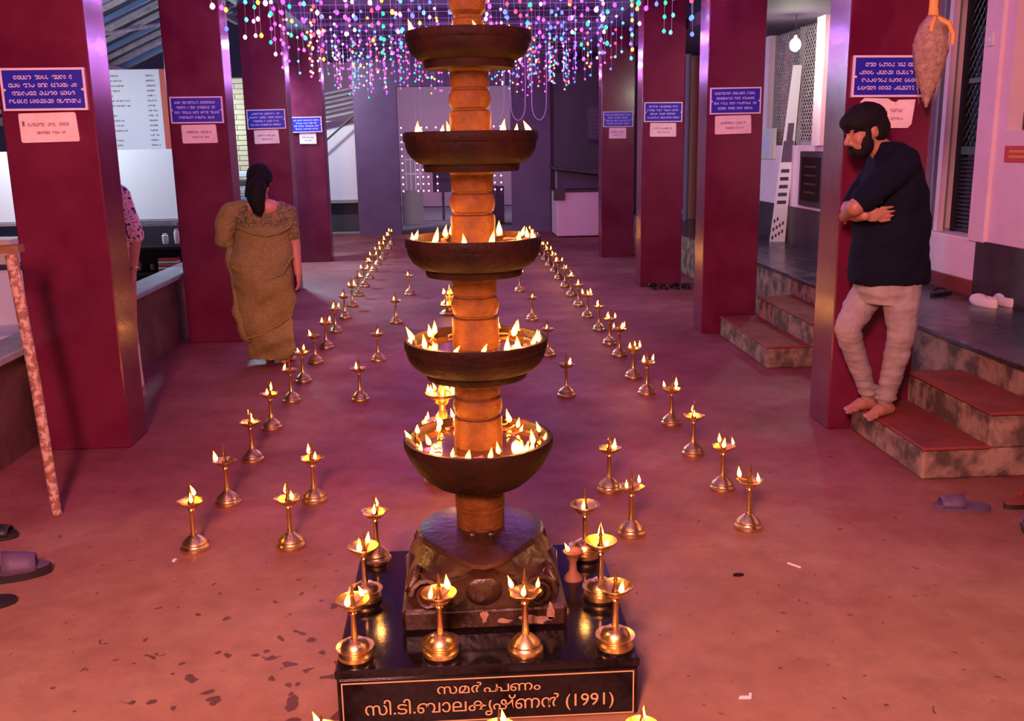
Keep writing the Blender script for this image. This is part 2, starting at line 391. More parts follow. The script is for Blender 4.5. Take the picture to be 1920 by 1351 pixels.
# pillars, each with the blue notice and the paper board fixed on it
PILL = [(-2.37, 5.34, 'left'), (-2.37, 8.38, 'left'), (-2.355, 11.32, 'left'), (-2.345, 14.28, 'left'), (2.115, 5.25, 'right'), (2.11, 8.17, 'right'), (2.105, 11.0, 'right'), (2.105, 14.05, 'right')]
ORD = ['first', 'second', 'third', 'fourth', 'fifth', 'sixth', 'seventh', 'eighth', 'ninth', 'tenth', 'eleventh', 'twelfth', 'thirteenth', 'fourteenth', 'fifteenth', 'sixteenth', 'seventeenth', 'eighteenth', 'nineteenth', 'twentieth', 'twenty-first', 'twenty-second', 'twenty-third', 'twenty-fourth']
rs = random.Random(5)
for i, (x0, y0, side) in enumerate(PILL):
    k = i % 4; wd = .478
    p = MB().bevbox((x0, y0, 0), (x0+wd, y0+.30, 3.3), .007).build('pillar', 'maroon')
    tag(p, 'square maroon painted pillar, %s from the front on the %s side' % (ORD[k], side), 'pillar', 'maroon pillars along the hall')
    sx = x0+.024 if side == 'left' else x0+.020; tilt = rs.uniform(-.012, .012)
    sg = thing('notice_sign', 'blue sign with white script lines on the %s %s pillar' % (ORD[k], side), 'sign', (sx+.215, y0-.004, 1.862), 0, 'blue signs on the pillars')
    MB().bb((-.205, -.012, .01), (.205, 0, .205)).build('panel', 'sign_blue', sg, 0)
    f = MB().bb((-.215, -.015, 0), (.215, 0, .011)).bb((-.215, -.015, .204), (.215, 0, .215)).bb((-.215, -.015, .011), (-.204, 0, .204)).bb((.204, -.015, .011), (.215, 0, .204))
    f.build('frame', 'sign_white', sg, 0)
    t = MB(); ws = [.30, .36, .33, .37]
    for q in range(4): squiggles(t, -ws[(q+i) % 4]/2, ws[(q+i) % 4]/2, .168-.040*q, .025, -.0128, rs)
    t.build('script', 'sign_lilac', sg, 0)['kind'] = 'stuff'
    for q in (-.198, .198):
        s1 = MB().ell((q, -.016, .105), (.007, .004, .007), None, 8, 6).build('screw', 'sign_white', sg)
    sg.rotation_euler = (0, tilt, 0)
    pw = [.30, .29, .28, .24, .31, .31, .30, .25][i]
    pb = thing('paper_board', 'pale pink paper notice with faint writing under the sign on the %s %s pillar' % (ORD[k], side), 'notice', (sx+.215+rs.uniform(-.015, .01), y0-.003, 1.700), 0, 'paper notices on the pillars')
    poly = [(-pw/2, .008), (-pw/2+.008, 0), (pw/2-.004, .002), (pw/2, .012), (pw/2-.006, .146), (pw/2-.016, .152), (-pw/2+.004, .150), (-pw/2, .14)]
    if i == 4: poly = [(-.155, .0), (.12, .0), (.14, .02), (.152, .15), (.06, .148), (.045, .135), (.02, .142), (.0, .155), (-.13, .158), (-.15, .14)]
    MB().prism([(a, c) for a, c in poly], -.006, 0, 1).build('sheet', 'paper', pb, 0)
    t = MB(); squiggles(t, -pw*.36, pw*.36, .092, .022, -.0068, rs); squiggles(t, -pw*.22, pw*.3, .05, .018, -.0068, rs)
    if k == 0: t.bb((-pw*.45, -.0068, .085), (-pw*.41, -.0063, .11))
    t.build('writing', 'ink', pb, 0)['kind'] = 'stuff'; pb.rotation_euler = (0, rs.uniform(-.03, .03), 0)
# right wall X = 3.8
WX = 3.8
b = MB()
b.bb((WX, 3.0, .9), (WX+.3, 5.45, 2.9)).bb((WX, 5.45, .9), (WX+.3, 6.60, 1.68)).bb((WX, 5.45, 2.72), (WX+.3, 6.6, 2.9)).bb((WX, 6.60, .9), (WX+.3, 6.78, 2.9))
b.bb((WX-.03, 6.72, .9), (WX+.3, 6.93, 2.9))
b.bb((WX, 6.9, 2.80), (WX+.3, 7.9, 2.9)).bb((WX, 7.82, .9), (WX+.3, 10.05, 2.9))
b.bb((WX-.06, 9.92, 1.58), (WX+.3, 10.15, 2.9)).bb((WX, 10.05, .9), (WX+.3, 12.2, 1.58)).bb((WX, 11.85, 1.58), (WX+.3, 12.4, 2.9)).bb((WX, 12.2, .9), (WX+.3, 12.9, 2.9))
struct('wall_right', b, 'pinkwall')
struct('baseboard_right', MB().bb((WX-.02, 3.0, .5), (WX+.3, 6.83, .905)).bb((WX-.02, 7.76, .5), (WX+.3, 12.9, .905)), 'skirt')
struct('wall_niche', MB().bb((WX+.24, 5.45, 1.68), (WX+.3, 6.6, 2.72)), 'niche')
struct('wall_veranda_end', MB().bb((2.95, 16.6, .5), (6.0, 16.8, 2.9)).bb((WX+.3, 12.9, .5), (6.0, 13.0, 2.9)), 'shopdark')
# doorway sill and grille door
sl = thing('door_sill', 'raised pale masonry sill under the grille door with red base', 'sill', (WX+.1, 7.3, .5))
MB().bevbox((-.11, -.47, .10), (.28, .46, .41), .01).build('sill_block', 'pinkwall', sl, 0)
MB().bb((-.13, -.47, 0), (.28, .46, .10)).build('sill_base', 'step_red', sl, 0)
dr = bpy.data.objects.new('door_1', None); COL.objects.link(dr); dr.location = (WX+.17, 7.36, .91); dr['kind'] = 'structure'
fr = MB().bb((-.05, -.44, 0), (.05, -.39, 1.9)).bb((-.05, .40, 0), (.05, .46, 1.9)).bb((-.05, -.44, 1.84), (.05, .46, 1.9)).build('door_frame', 'grey', dr, 0)
MB().bb((-.12, .20, 0), (-.07, .26, 1.9)).build('jamb_strip', 'pinkwall', dr, 0)
MB().bb((-.10, .36, 0), (-.06, .42, 1.9)).build('jamb_strip', 'grey', dr, 0)
MB().bb((-.02, -.39, 0), (.02, -.34, 1.84)).bb((-.02, .14, 0), (.02, .19, 1.84)).bb((-.02, -.34, .60), (.02, .14, .66)).build('leaf_frame', 'blackiron', dr, 0)
sme = MB().box((0, -.1, 0), (.018, .48, .020), rot=Matrix.Rotation(.5, 3, 'Y')).mesh('louvre_slat', 'blackiron', 0)
for q in range(18): o = link('louvre_slat', sme, dr); o.location = (0, 0, .02+q*.032)
bm1 = MB().tube([(0, -.30, -.44), (0, .30, .44)], .006, 5).mesh('lattice_bar', 'blackiron', 0)
bm2 = MB().tube([(.008, .30, -.44), (.008, -.30, .44)], .006, 5).mesh('lattice_bar', 'blackiron', 0)
def clip_bar(y0, z0, y1, z1, lo, hi):
    pass
for sgn in (1, -1):
    for q in range(-9, 22):
        # bars of a diamond lattice clipped to y in [-.34,.14], z in [.66,1.84]
        z0 = .66+q*.085; pts = []
        ya, yb = (-.34, .14)
        za, zb = (z0, z0+.48*1.25) if sgn > 0 else (z0+.48*1.25, z0)
        t0, t1 = 0.0, 1.0
        for lim, s_ in ((.66, 1), (1.84, -1)):
            da, db = s_*(za-lim), s_*(zb-lim)
            if da < 0 and db < 0: t0, t1 = 1, 0
            elif da < 0: t0 = max(t0, da/(da-db))
            elif db < 0: t1 = min(t1, da/(da-db))
        if t1-t0 < .04: continue
        P = lambda t: (.006*sgn, ya+(yb-ya)*t, za+(zb-za)*t)
        MB().tube([P(t0), P(t1)], .0055, 4).build('lattice_bar', 'blackiron', dr, 0)
MB().bb((-.05, -.20, 1.13), (.0, .02, 1.165)).build('bolt', 'blackiron', dr, 0)
struct('wall_door_room', MB().bb((WX+1.4, 6.5, .5), (WX+1.5, 9.5, 2.9)), 'grey')
# latticed window
wn = bpy.data.objects.new('window_1', None); COL.objects.link(wn); wn.location = (WX+.1, 11.0, 1.58); wn['kind'] = 'structure'
MB().bb((-.03, -.85, 0), (.03, -.81, 1.28)).bb((-.03, .81, 0), (.03, .85, 1.28)).bb((-.03, -.85, 0), (.03, .85, .04)).bb((-.03, -.02, 0), (.03, .02, 1.28)).build('window_frame', 'grey', wn, 0)
g = MB()
for q in range(-26, 34):
    for sgn in (1, -1):
        z0 = q*.075; za, zb = (z0, z0+1.62*1.0) if sgn > 0 else (z0+1.62*1.0, z0); t0, t1 = 0., 1.
        for lim, s_ in ((.04, 1), (1.28, -1)):
            da, db = s_*(za-lim), s_*(zb-lim)
            if da < 0 and db < 0: t0, t1 = 1, 0
            elif da < 0: t0 = max(t0, da/(da-db))
            elif db < 0: t1 = min(t1, da/(da-db))
        if t1-t0 < .02: continue
        P = lambda t: (.004*sgn, -.81+1.62*t, za+(zb-za)*t)
        g.tube([P(t0), P(t1)], .006, 4)
o = g.build('wire_mesh', 'batten', wn, 0); o['kind'] = 'stuff'
struct('wall_window_room', MB().bb((WX+1.2, 9.6, .5), (WX+1.3, 12.6, 2.9)).bb((WX+.3, 9.5, .5), (WX+1.3, 9.6, 2.9)), 'shopdark')
# end wall with the gateway
b = MB().bb((-1.86, 18.5, 0), (-1.06, 18.7, 3.5)).bb((1.06, 18.5, 0), (1.80, 18.7, 3.5)).bb((-1.06, 18.5, 2.72), (1.06, 18.7, 3.5)).bb((1.8, 18.9, 0), (3.0, 19.0, 3.5))
struct('wall_back', b, 'purplewall')
struct('wall_far', MB().bb((-5, 27.0, 0), (5, 27.2, 5.0)), 'farwall')
# lettering meshes made early, while the scene is small
TXT = {k: text_mesh(k, 1, 1) for k in ('സമർ', 'പ', 'ണം', 'സി.ടി.ബാലകൃഷ്\u200cണൻ', '(1991)')}
# ================================================================== PEOPLE
def frame(f, up=V((0, 0, 1))):
    f = V(f).normalized(); s = up.cross(f).normalized(); u = f.cross(s); return Matrix((f, s, u)).transposed()   # columns: forward, left, up
def hand(mb, wrist, d, nrm, s=1.0, curl=.5):
    # palm along d, palm normal nrm, five fingers of unequal length
    d = V(d).normalized(); nrm = (V(nrm)-d*V(nrm).dot(d)).normalized(); sd = d.cross(nrm); wrist = V(wrist)
    A = Matrix((d, sd, nrm)).transposed(); mb.ell(wrist+d*.045*s, (.052*s, .040*s, .018*s), A)
    for i, ln in enumerate((.066, .076, .070, .054)):
        p = wrist+d*.082*s+sd*(.034-.0228*i)*s; pts = [p]; dd = d.copy()
        for q in range(3): dd = (Quaternion(sd, curl*.55) @ dd); pts.append(pts[-1]+dd*ln*s*(.42, .33, .25)[q])
        mb.limb(pts, [.0090*s, .0085*s, .0080*s, .0072*s], 8)
    p = wrist+d*.025*s+sd*.032*s; td = (d*.7+sd*.7+nrm*.2).normalized(); mb.limb([p, p+td*.035*s, p+td*.05*s+d*.025*s], [.012*s, .0105*s, .009*s], 8)
def foot(mb, ankle, toe_dir, z0, s=1.0):
    d = V((toe_dir[0], toe_dir[1], 0)).normalized(); sd = V((-d.y, d.x, 0)); a = V((ankle[0], ankle[1], z0))
    mb.limb([V(ankle), a+V((0, 0, .05*s))-d*.015*s], [.036*s, .034*s]); mb.limb([a-d*.04*s+V((0, 0, .033*s)), a+d*.05*s+V((0, 0, .038*s)), a+d*.12*s+V((0, 0, .022*s))], [.033*s, .036*s, .022*s])
    mb.ell(a+d*.115*s+V((0, 0, .018*s)), (.045*s, .043*s, .017*s), Matrix((d, sd, V((0, 0, 1)))).transposed())
    for i in range(5): p = a+d*(.150-.010*i-.004*i*i*.5)*s+sd*(.032-.017*i)*s+V((0, 0, .013*s)); mb.limb([p, p+d*(.026-.003*i)*s], [.0115*s-.001*i, .0095*s-.0008*i], 8)
# ---- man on the steps, facing left
MY = 4.92; ST = .168
man = thing('person', 'man in dark navy t-shirt and khaki trousers with folded arms leaning by the pillar', 'person', (2.22, MY, ST))
sk = MB(); hc = W(1622, 243, MY); hf = frame((-.94, -.10, -.28))
def H(f, s, u): return hc + hf @ V((f, s, u))
sk.ell(hc, (.098, .076, .108), hf); sk.ell(H(.035, 0, -.055), (.062, .058, .062), hf); sk.ell(H(.055, 0, -.095), (.035, .036, .03), hf)
sk.limb([H(.088, 0, .005), H(.112, 0, -.035)], [.010, .015], 8); sk.ell(H(.098, 0, -.045), (.016, .019, .010), hf)
sk.ell(H(.075, .0, .025), (.028, .055, .016), hf); sk.ell(H(.088, 0, -.072), (.012, .022, .010), hf)
for s in (-1, 1): sk.ell(H(-.012, s*.076, -.012), (.020, .010, .032), hf); sk.ell(H(.055, s*.040, -.032), (.030, .022, .032), hf)
nk = W(1655, 283, MY); sk.limb([H(-.02, 0, -.06), nk, W(1664, 305, MY)], [.056, .058, .075])
sk.loft([(W(1668, 520, MY).x, MY, .92, .15, .16), (W(1672, 420, MY).x, MY, 1.22, .16, .17), (W(1674, 330, MY).x, MY, 1.44, .12, .17), (W(1664, 296, MY).x, MY, 1.53, .06, .10)])
SL = W(1694, 306, MY-.16); SR = W(1655, 306, MY+.16)
EL = W(1604, 388, MY-.20); ER = W(1592, 392, MY+.10)
WL = W(1588, 402, MY+.06); WR = W(1622, 403, MY-.19)
sk.limb([SL, EL], [.056, .044]); sk.limb([EL, WL+V((-.01, 0, -.01))], [.044, .030]); sk.limb([SR, ER], [.056, .044]); sk.limb([ER, W(1606, 402, MY-.10), WR], [.042, .038, .028])
hand(sk, WR, (1, -.12, .03), (.1, 1, .1), .95, .25); hand(sk, WL, (.2, 1, .1), (1, 0, 0), .9, .3)
KL = W(1690, 630, MY-.09); KR = W(1588, 615, MY+.02); HL = W(1690, 528, MY-.07); HR = W(1640, 528, MY+.09)
AL = G(1672, 768, ST) + V((0, 0, .09)); AR = G(1652, 752, ST)+V((0, 0, .09))
AL.y = 4.93; AR.y = 5.06; AL.x = 2.30; AR.x = 2.26
sk.limb([HL, KL, AL], [.075, .052, .036]); sk.limb([HR, KR, AR], [.075, .052, .036])
foot(sk, AL, (-.86, -.5), ST, 1.0); foot(sk, AR, (-.92, -.35), ST, 1.0)
o = sk.build('body', 'skin', man); remesh(o, .0052, 2)
sh = MB()
X = lambda px, py: W(px, py, MY).x
for_r = []
for py, xl, xr, ry in [(268, 1640, 1690, .10), (282, 1636, 1706, .16), (305, 1634, 1718, .185), (340, 1622, 1728, .195), (380, 1614, 1734, .195), (420, 1606, 1737, .19), (470, 1598, 1738, .185), (515, 1594, 1738, .18), (529, 1595, 1737, .178)]:
    a, c = W(xl, py, MY), W(xr, py, MY); for_r.append(((a.x+c.x)/2, MY, (a.z+c.z)/2, (c.x-a.x)/2, ry))
sh.loft(for_r); sh.limb([SL, SL.lerp(EL, .35), SL.lerp(EL, .80)], [.080, .076, .068]); sh.limb([SR, SR.lerp(ER, .80)], [.078, .066])
sh.limb([nk+V((0.012, 0, -.03)), W(1668, 300, MY)], [.062, .085])
o = sh.build('t_shirt', 'navy', man); remesh(o, .010, 3, wrinkle(.013, 8, 9))
tr = MB(); tr.loft([(W(1664, 500, MY).x, MY, .98, .16, .165), (W(1664, 540, MY).x, MY, .86, .165, .165), (W(1664, 560, MY).x, MY, .80, .14, .15)])
tr.limb([HL, HL.lerp(KL, .5), KL, KL.lerp(AL, .5), AL+V((0, 0, .01))], [.100, .088, .070, .062, .048]); tr.limb([HR, HR.lerp(KR, .5), KR, KR.lerp(AR, .5), AR+V((0, 0, .01))], [.098, .086, .068, .058, .046])
for AA in (AL, AR): tr.tube([AA+V((.052*cos(q*pi/8), .052*sin(q*pi/8), .012)) for q in range(17)], .010, 6); tr.tube([AA+V((.054*cos(q*pi/8), .054*sin(q*pi/8), .045)) for q in range(17)], .009, 6)
o = tr.build('trousers', 'khaki', man); remesh(o, .009, 2, wrinkle(.0065, 7, 26))
hr = MB(); hr.ell(H(-.004, 0, .052), (.118, .096, .086), hf); hr.ell(H(-.048, 0, -.002), (.078, .092, .090), hf); hr.ell(H(.060, 0, .060), (.062, .072, .045), hf)
o = hr.build('hair', 'hair', man); remesh(o, .008, 2, wrinkle(.004, 30, 30))
bd_ = MB(); bd_.ell(H(.045, 0, -.098), (.050, .058, .040), hf); bd_.ell(H(.082, 0, -.088), (.024, .036, .028), hf)
for s in (-1, 1): bd_.ell(H(.030, s*.052, -.060), (.036, .022, .050), hf); bd_.ell(H(.022, s*.070, .0), (.018, .010, .05), hf)
bd_.limb([H(.098, -.022, -.062), H(.104, 0, -.058), H(.098, .022, -.062)], [.006, .008, .006], 8)
o = bd_.build('beard', 'hair', man); remesh(o, .006, 2)
for s in (-1, 1): MB().ell(H(.080, s*.030, .000), (.008, .011, .005), hf, 10, 8).build('eye', 'gloss_glass', man)
center_parts(man, man.location.copy())
# ---- woman in a saree, seen from behind
WY = 7.44
wo = thing('person', 'woman in olive gold saree seen from behind with long black hair', 'person', (-1.44, WY, 0))
sk = MB(); hc = W(488, 337, WY); hf = frame((.12, .97, -.15))
sk.ell(hc, (.092, .072, .105), hf); sk.ell(H(.04, 0, -.055), (.055, .05, .055), hf); sk.limb([H(.085, 0, .005), H(.105, 0, -.03)], [.008, .012], 8); sk.ell(H(.08, 0, -.065), (.012, .02, .009), hf)
for s in (-1, 1): sk.ell(H(0, s*.073, -.015), (.016, .010, .028), hf)
nk = W(492, 377, WY); sk.limb([H(-.01, 0, -.06), nk, W(492, 392, WY)], [.046, .048, .06])
def ringsW(lst): 
    out = []
    for py, xl, xr, ry, dy in lst:
        a, c = W(xl, py, WY), W(xr, py, WY); out.append(((a.x+c.x)/2, WY+dy, (a.z+c.z)/2, (c.x-a.x)/2, ry))
    return out
sk.loft(ringsW([(600, 470, 534, .09, 0), (540, 450, 538, .13, 0), (440, 446, 538, .12, 0), (400, 446, 540, .11, 0), (383, 462, 526, .08, 0)]))
SRw = W(540, 398, WY); ERw = W(553, 458, WY+.02); WRw = W(559, 512, WY-.02)
sk.limb([SRw, ERw], [.052, .044]); sk.limb([ERw, WRw], [.043, .028]); hand(sk, WRw, (.02, .05, -1), (-1, .1, 0), .92, .5)
SLw = W(446, 398, WY); ELw = W(420, 452, WY+.03); WLw = W(455, 470, WY+.22)
sk.limb([SLw, ELw, WLw], [.052, .044, .03]); hand(sk, WLw, (.6, .6, .2), (0, 0, 1), .9, .6)
Af = V((-1.375, WY+.02, .09)); Ag = V((-1.52, WY+.10, .09)); sk.limb([V((-1.39, WY, .5)), Af], [.06, .036]); sk.limb([V((-1.52, WY+.05, .5)), Ag], [.06, .036])
foot(sk, Af, (.25, 1), 0, .92); foot(sk, Ag, (-.1, 1), 0, .92)
o = sk.build('body', 'skin2', wo); remesh(o, .006, 2)
bl = MB().loft(ringsW([(430, 442, 545, .125, 0), (405, 438, 548, .125, 0), (388, 442, 545, .10, 0.01), (379, 458, 530, .05, .05)])); bl.limb([SRw, SRw.lerp(ERw, .68)], [.066, .060]); bl.limb([SLw, SLw.lerp(ELw, .7)], [.066, .060])
o = bl.build('blouse', 'blouse', wo); remesh(o, .010, 2, wrinkle(.004, 14, 18))
# bare back above the neckline
nb = MB().ell(W(496, 390, WY)+V((0, -.085, .012)), (.115, .040, .062)); nb.ell(W(494, 383, WY)+V((0, -.03, .0)), (.125, .075, .045))
o = nb.build('bare_back', 'skin2', wo); remesh(o, .008, 2)
sr = MB().loft(ringsW([(673, 466, 547, .135, .03), (655, 461, 549, .14, .02), (620, 452, 549, .14, 0), (580, 443, 551, .16, 0), (530, 434, 552, .185, -.01), (490, 432, 551, .185, -.01), (460, 436, 548, .165, 0), (438, 440, 545, .145, 0), (424, 444, 542, .125, 0)]), 40)
o = sr.build('saree_skirt', 'saree', wo)
def folds(co, n):
    d = .016*sin(co.z*15+co.x*10)+.009*sin(co.z*33-co.x*18)+.008*noise.noise(co*14); return co+n*d*(.5+.8*max(0, .9-co.z))
remesh(o, .010, 3, folds)
pa = MB(); pa.limb([W(456, 388, WY+.02), W(433, 400, WY), W(422, 422, WY+.01), W(423, 446, WY+.04), W(438, 462, WY+.06)], [.05, .080, .088, .078, .05]); pa.limb([W(434, 470, WY-.02), W(438, 520, WY-.06), W(452, 600, WY-.07), W(462, 636, WY-.06)], [.045, .035, .038, .05])
o = pa.build('saree_drape', 'saree', wo); remesh(o, .010, 3, folds)
for rad, lst in [(.008, [(444, 425, -.135), (470, 437, -.155), (500, 442, -.175), (525, 436, -.155), (544, 424, -.125)]), (.009, [(434, 500, -.14), (465, 518, -.18), (500, 526, -.19), (530, 512, -.16), (548, 480, -.12)]), (.010, [(462, 634, -.115), (490, 628, -.145), (520, 610, -.135), (548, 588, -.095)])]:
    MB().tube([W(x, y, WY+dy) for x, y, dy in lst], rad, 8).build('saree_fold', 'saree', wo, 60)
hr = MB(); hr.ell(H(-.018, 0, .022), (.098, .098, .104), hf); hr.ell(H(-.05, 0, -.03), (.055, .07, .075), hf)
hr.limb([H(-.08, -.005, -.03), W(482, 352, WY-.13), W(480, 372, WY-.15), W(484, 390, WY-.15), W(487, 402, WY-.15)], [.05, .070, .066, .050, .018]); hr.limb([H(-.06, .05, -.03), W(466, 366, WY-.08)], [.04, .03])
o = hr.build('hair', 'hair', wo); remesh(o, .008, 2, wrinkle(.005, 34, 12))
MB().tube([H(-.093+.03*abs(cos(a)), .045*cos(a), -.02+.03*sin(a)) for a in [i*pi/6 for i in range(13)]], .007, 6).build('hair_band', 'hair', wo)
center_parts(wo, wo.location.copy())
# ---- man behind the first left pillar
QY = 6.42; QX = -2.27
qm = thing('person', 'man in floral shirt half hidden behind the first left pillar', 'person', (QX, QY, 0))
sk = MB(); hc = V((QX-.02, QY-.03, 1.60)); hf = frame((-.2, -1, -.1))
sk.ell(hc, (.095, .074, .108), hf); sk.ell(H(.035, 0, -.055), (.06, .055, .06), hf); sk.limb([H(.088, 0, .005), H(.112, 0, -.035)], [.010, .015], 8); sk.ell(H(.088, 0, -.072), (.012, .022, .010), hf)
for s in (-1, 1): sk.ell(H(-.01, s*.075, -.012), (.018, .010, .03), hf)
sk.limb([H(-.02, 0, -.06), V((QX, QY, 1.43))], [.055, .062]); sk.loft([(QX, QY, .8, .12, .11), (QX, QY, 1.1, .13, .11), (QX, QY, 1.38, .15, .10), (QX, QY, 1.45, .07, .07)])
S3 = W(226, 366, QY); S3.x -= .01; E3 = W(252, 448, QY); W3 = W(249, 505, QY-.04)
sk.limb([S3, E3, W3], [.052, .044, .030]); hand(sk, W3, (0, -.1, -1), (-1, 0, .1), 1.0, .5)
S4 = V((QX-.17, QY, 1.36)); E4 = V((QX-.17, QY-.05, 1.08)); W4 = V((QX-.06, QY-.17, .98)); sk.limb([S4, E4, W4], [.052, .044, .03]); hand(sk, W4, (1, -.3, 0), (0, 1, 0), 1.0, .5)
for s in (-1, 1): a = V((QX+.07*s+.02, QY+.02*s, .09)); sk.limb([V((QX+.07*s, QY, .8)), V((QX+.07*s, QY-.01, .48)), a], [.075, .052, .036]); foot(sk, a, (.1, -1), 0)
o = sk.build('body', 'skin2', qm); remesh(o, .008, 2)
sh = MB().loft([(QX, QY, .84, .15, .13), (QX, QY, 1.1, .155, .13), (QX, QY, 1.34, .165, .12), (QX, QY, 1.43, .10, .09)]); sh.limb([S3, S3.lerp(E3, .9)], [.072, .072]); sh.limb([S4, S4.lerp(E4, .8)], [.07, .068])
o = sh.build('shirt', 'floral', qm); remesh(o, .010, 2, wrinkle(.005, 12, 12))
dh = MB().loft([(QX, QY, .10, .125, .12), (QX, QY, .4, .12, .115), (QX, QY, .7, .13, .12), (QX, QY, .9, .13, .12)]); o = dh.build('dhoti', 'white_cloth', qm); remesh(o, .010, 2, wrinkle(.008, 18, 3))
hr = MB().ell(H(-.02, 0, .03), (.10, .084, .09), hf); o = hr.build('hair', 'hair', qm); remesh(o, .010, 2)
MB().tube([W3+V((.034*cos(a), .034*sin(a), .012)) for a in [i*pi/6 for i in range(13)]], .007, 6).build('wrist_watch', 'brass', qm)
center_parts(qm, qm.location.copy())
# ================================================================== FLAMES
FL = []
for q in range(4):
    hh = 1.0; bend = [0, .12, -.15, .25][q]; vs = MB(); n = 10; prof = [(.01, 0), (.13, .07), (.20, .2), (.205, .33), (.155, .52), (.09, .72), (.04, .88), (.004, 1.0)]
    vv = []
    for r, z in prof:
        for i in range(n): a = 2*pi*i/n; vv.append((r*cos(a)+bend*z*z, r*sin(a)*.85, z))
    ff = [(j*n+i, j*n+(i+1) % n, (j+1)*n+(i+1) % n, (j+1)*n+i) for j in range(len(prof)-1) for i in range(n)]
    vs.add(vv, ff); FL.append(vs.mesh('flame', 'flame', 180))
rf = random.Random(3)
def flame(parent, loc, h, lean=.25):
    o = link('flame', FL[rf.randrange(4)], parent); o.location = loc; s = h*rf.uniform(.8, 1.2); o.scale = (s*.95, s*.95, s)
    o.rotation_euler = (rf.uniform(-lean, lean), rf.uniform(-lean, lean)-lean*.3, rf.uniform(0, 6.28)); return o
FLAME_COL = (1.0, .38, .08)
# ================================================================== THE STONE LAMP TOWER
PZ = .185; TX, TY = .048, 2.96
pl = thing('granite_plinth', 'polished black granite plinth with gold lettering under the lamp tower', 'plinth', (.0525, 2.94, 0))
MB().bevbox((-.4375, -.425, 0), (.4375, .40, PZ-.03), .006).build('block', 'granite', pl, 0)
MB().bevbox((-.442, -.430, PZ-.03), (.442, .405, PZ), .006).build('top_slab', 'granite', pl, 0)
fy = -.4262
fb = MB().bb((-.425, fy-.0012, .008), (.425, fy, .0115)).bb((-.425, fy-.0012, .142), (.425, fy, .1455)).bb((-.425, fy-.0012, .0115), (-.4215, fy, .142)).bb((.4215, fy-.0012, .0115), (.425, fy, .142))
fb.build('border_line', 'gilt', pl, 0)
def plinth_text(parts, x0, x1, z0, z1):
    objs = []; cx = 0.0; meshes = []
    for body, dx, s in parts:
        me = TXT[body].copy()
        if not me.vertices: continue
        xs = [v.co.x for v in me.vertices]; mn, mx = min(xs), max(xs); off = cx+dx-mn
        for v in me.vertices: v.co.x = (v.co.x+off)
        cx = max(v.co.x for v in me.vertices)
        meshes.append(me)
    ax = [v.co.x for me in meshes for v in me.vertices]; ay = [v.co.y for me in meshes for v in me.vertices]
    sx = (x1-x0)/(max(ax)-min(ax)); sy = (z1-z0)/(max(ay)-min(ay)); mx0, my0 = min(ax), min(ay)
    mb = MB()
    for me in meshes:
        mb.add([(x0+(v.co.x-mx0)*sx, fy-.0015, z0+(v.co.y-my0)*sy) for v in me.vertices], [tuple(p.vertices) for p in me.polygons]); bpy.data.meshes.remove(me)
    o = mb.build('lettering', 'gilt', pl, 0); o['kind'] = 'stuff'; return o
plinth_text([('സമർ', 0, 1), ('പ', .06, 1), ('പ', -.13, 1), ('ണം', .06, 1)], -.150, .150, .098, .132)
plinth_text([('സി.ടി.ബാലകൃഷ്\u200cണൻ', 0, 1), ('(1991)', .3, 1)], -.36, .365, .022, .088)
tw = thing('stone_lamp_tower', 'tall carved stone lamp tower of stacked bowls full of burning wicks', 'lamp tower', (TX, TY, PZ))
def T(z): return z-PZ
# carved base
bs = MB().bevbox((-.253, -.245, 0), (.258, .245, .075), .012).build('base_block', 'stone_base', tw, 0)
def leaf(sc_, n=36, pt=.285, r=.20):
    out = []
    for i in range(n):
        a = 2*pi*i/n; x = r*cos(a); y = r*sin(a)
        if y < 0: # front half draws out to a point
            t = -y/r; y = -(r*t + (pt-r)*max(0, t)**6); x = x*(1-.10*t*t)
        out.append((x*sc_[0], y*sc_[1]))
    return out
def sq(h, n=36, p=5.0):
    return [(h*math.copysign(abs(cos(2*pi*i/n))**(2/p), cos(2*pi*i/n)), h*math.copysign(abs(sin(2*pi*i/n))**(2/p), sin(2*pi*i/n))) for i in range(n)]
A_ = sq(.246); n = 36; vs = []; fs = []
rings = [(0, .072, 1.0), (0, .10, 1.0), (.06, .13, .985), (.25, .158, .95), (.55, .182, .94), (.85, .205, .96), (1, .217, .985), (1, .224, 1.03), (1, .238, 1.03), (1, .245, .985), (1, .252, .45)]
for t, z, sc_ in rings:
    Lf = leaf((1.0, 1.0))
    for i in range(n): vs.append(((A_[i][0]*(1-t)+Lf[i][0]*t)*sc_, (A_[i][1]*(1-t)+Lf[i][1]*t)*sc_, z))
for j in range(len(rings)-1):
    for i in range(n): fs.append((j*n+i, j*n+(i+1) % n, (j+1)*n+(i+1) % n, (j+1)*n+i))
fs.append(tuple((len(rings)-1)*n+i for i in range(n)))
bd = MB().add(vs, fs).build('base_dome', 'stone_base', tw, 40)
def spiral(c, u, v, r, tube_r, turns=2.2):
    c, u, v = V(c), V(u), V(v); return MB().tube([c+u*(r*(1-q/30)*cos(q*turns*2*pi/26))+v*(r*(1-q/30)*sin(q*turns*2*pi/26)) for q in range(26)], [tube_r*(1-.45*q/26) for q in range(26)], 6)
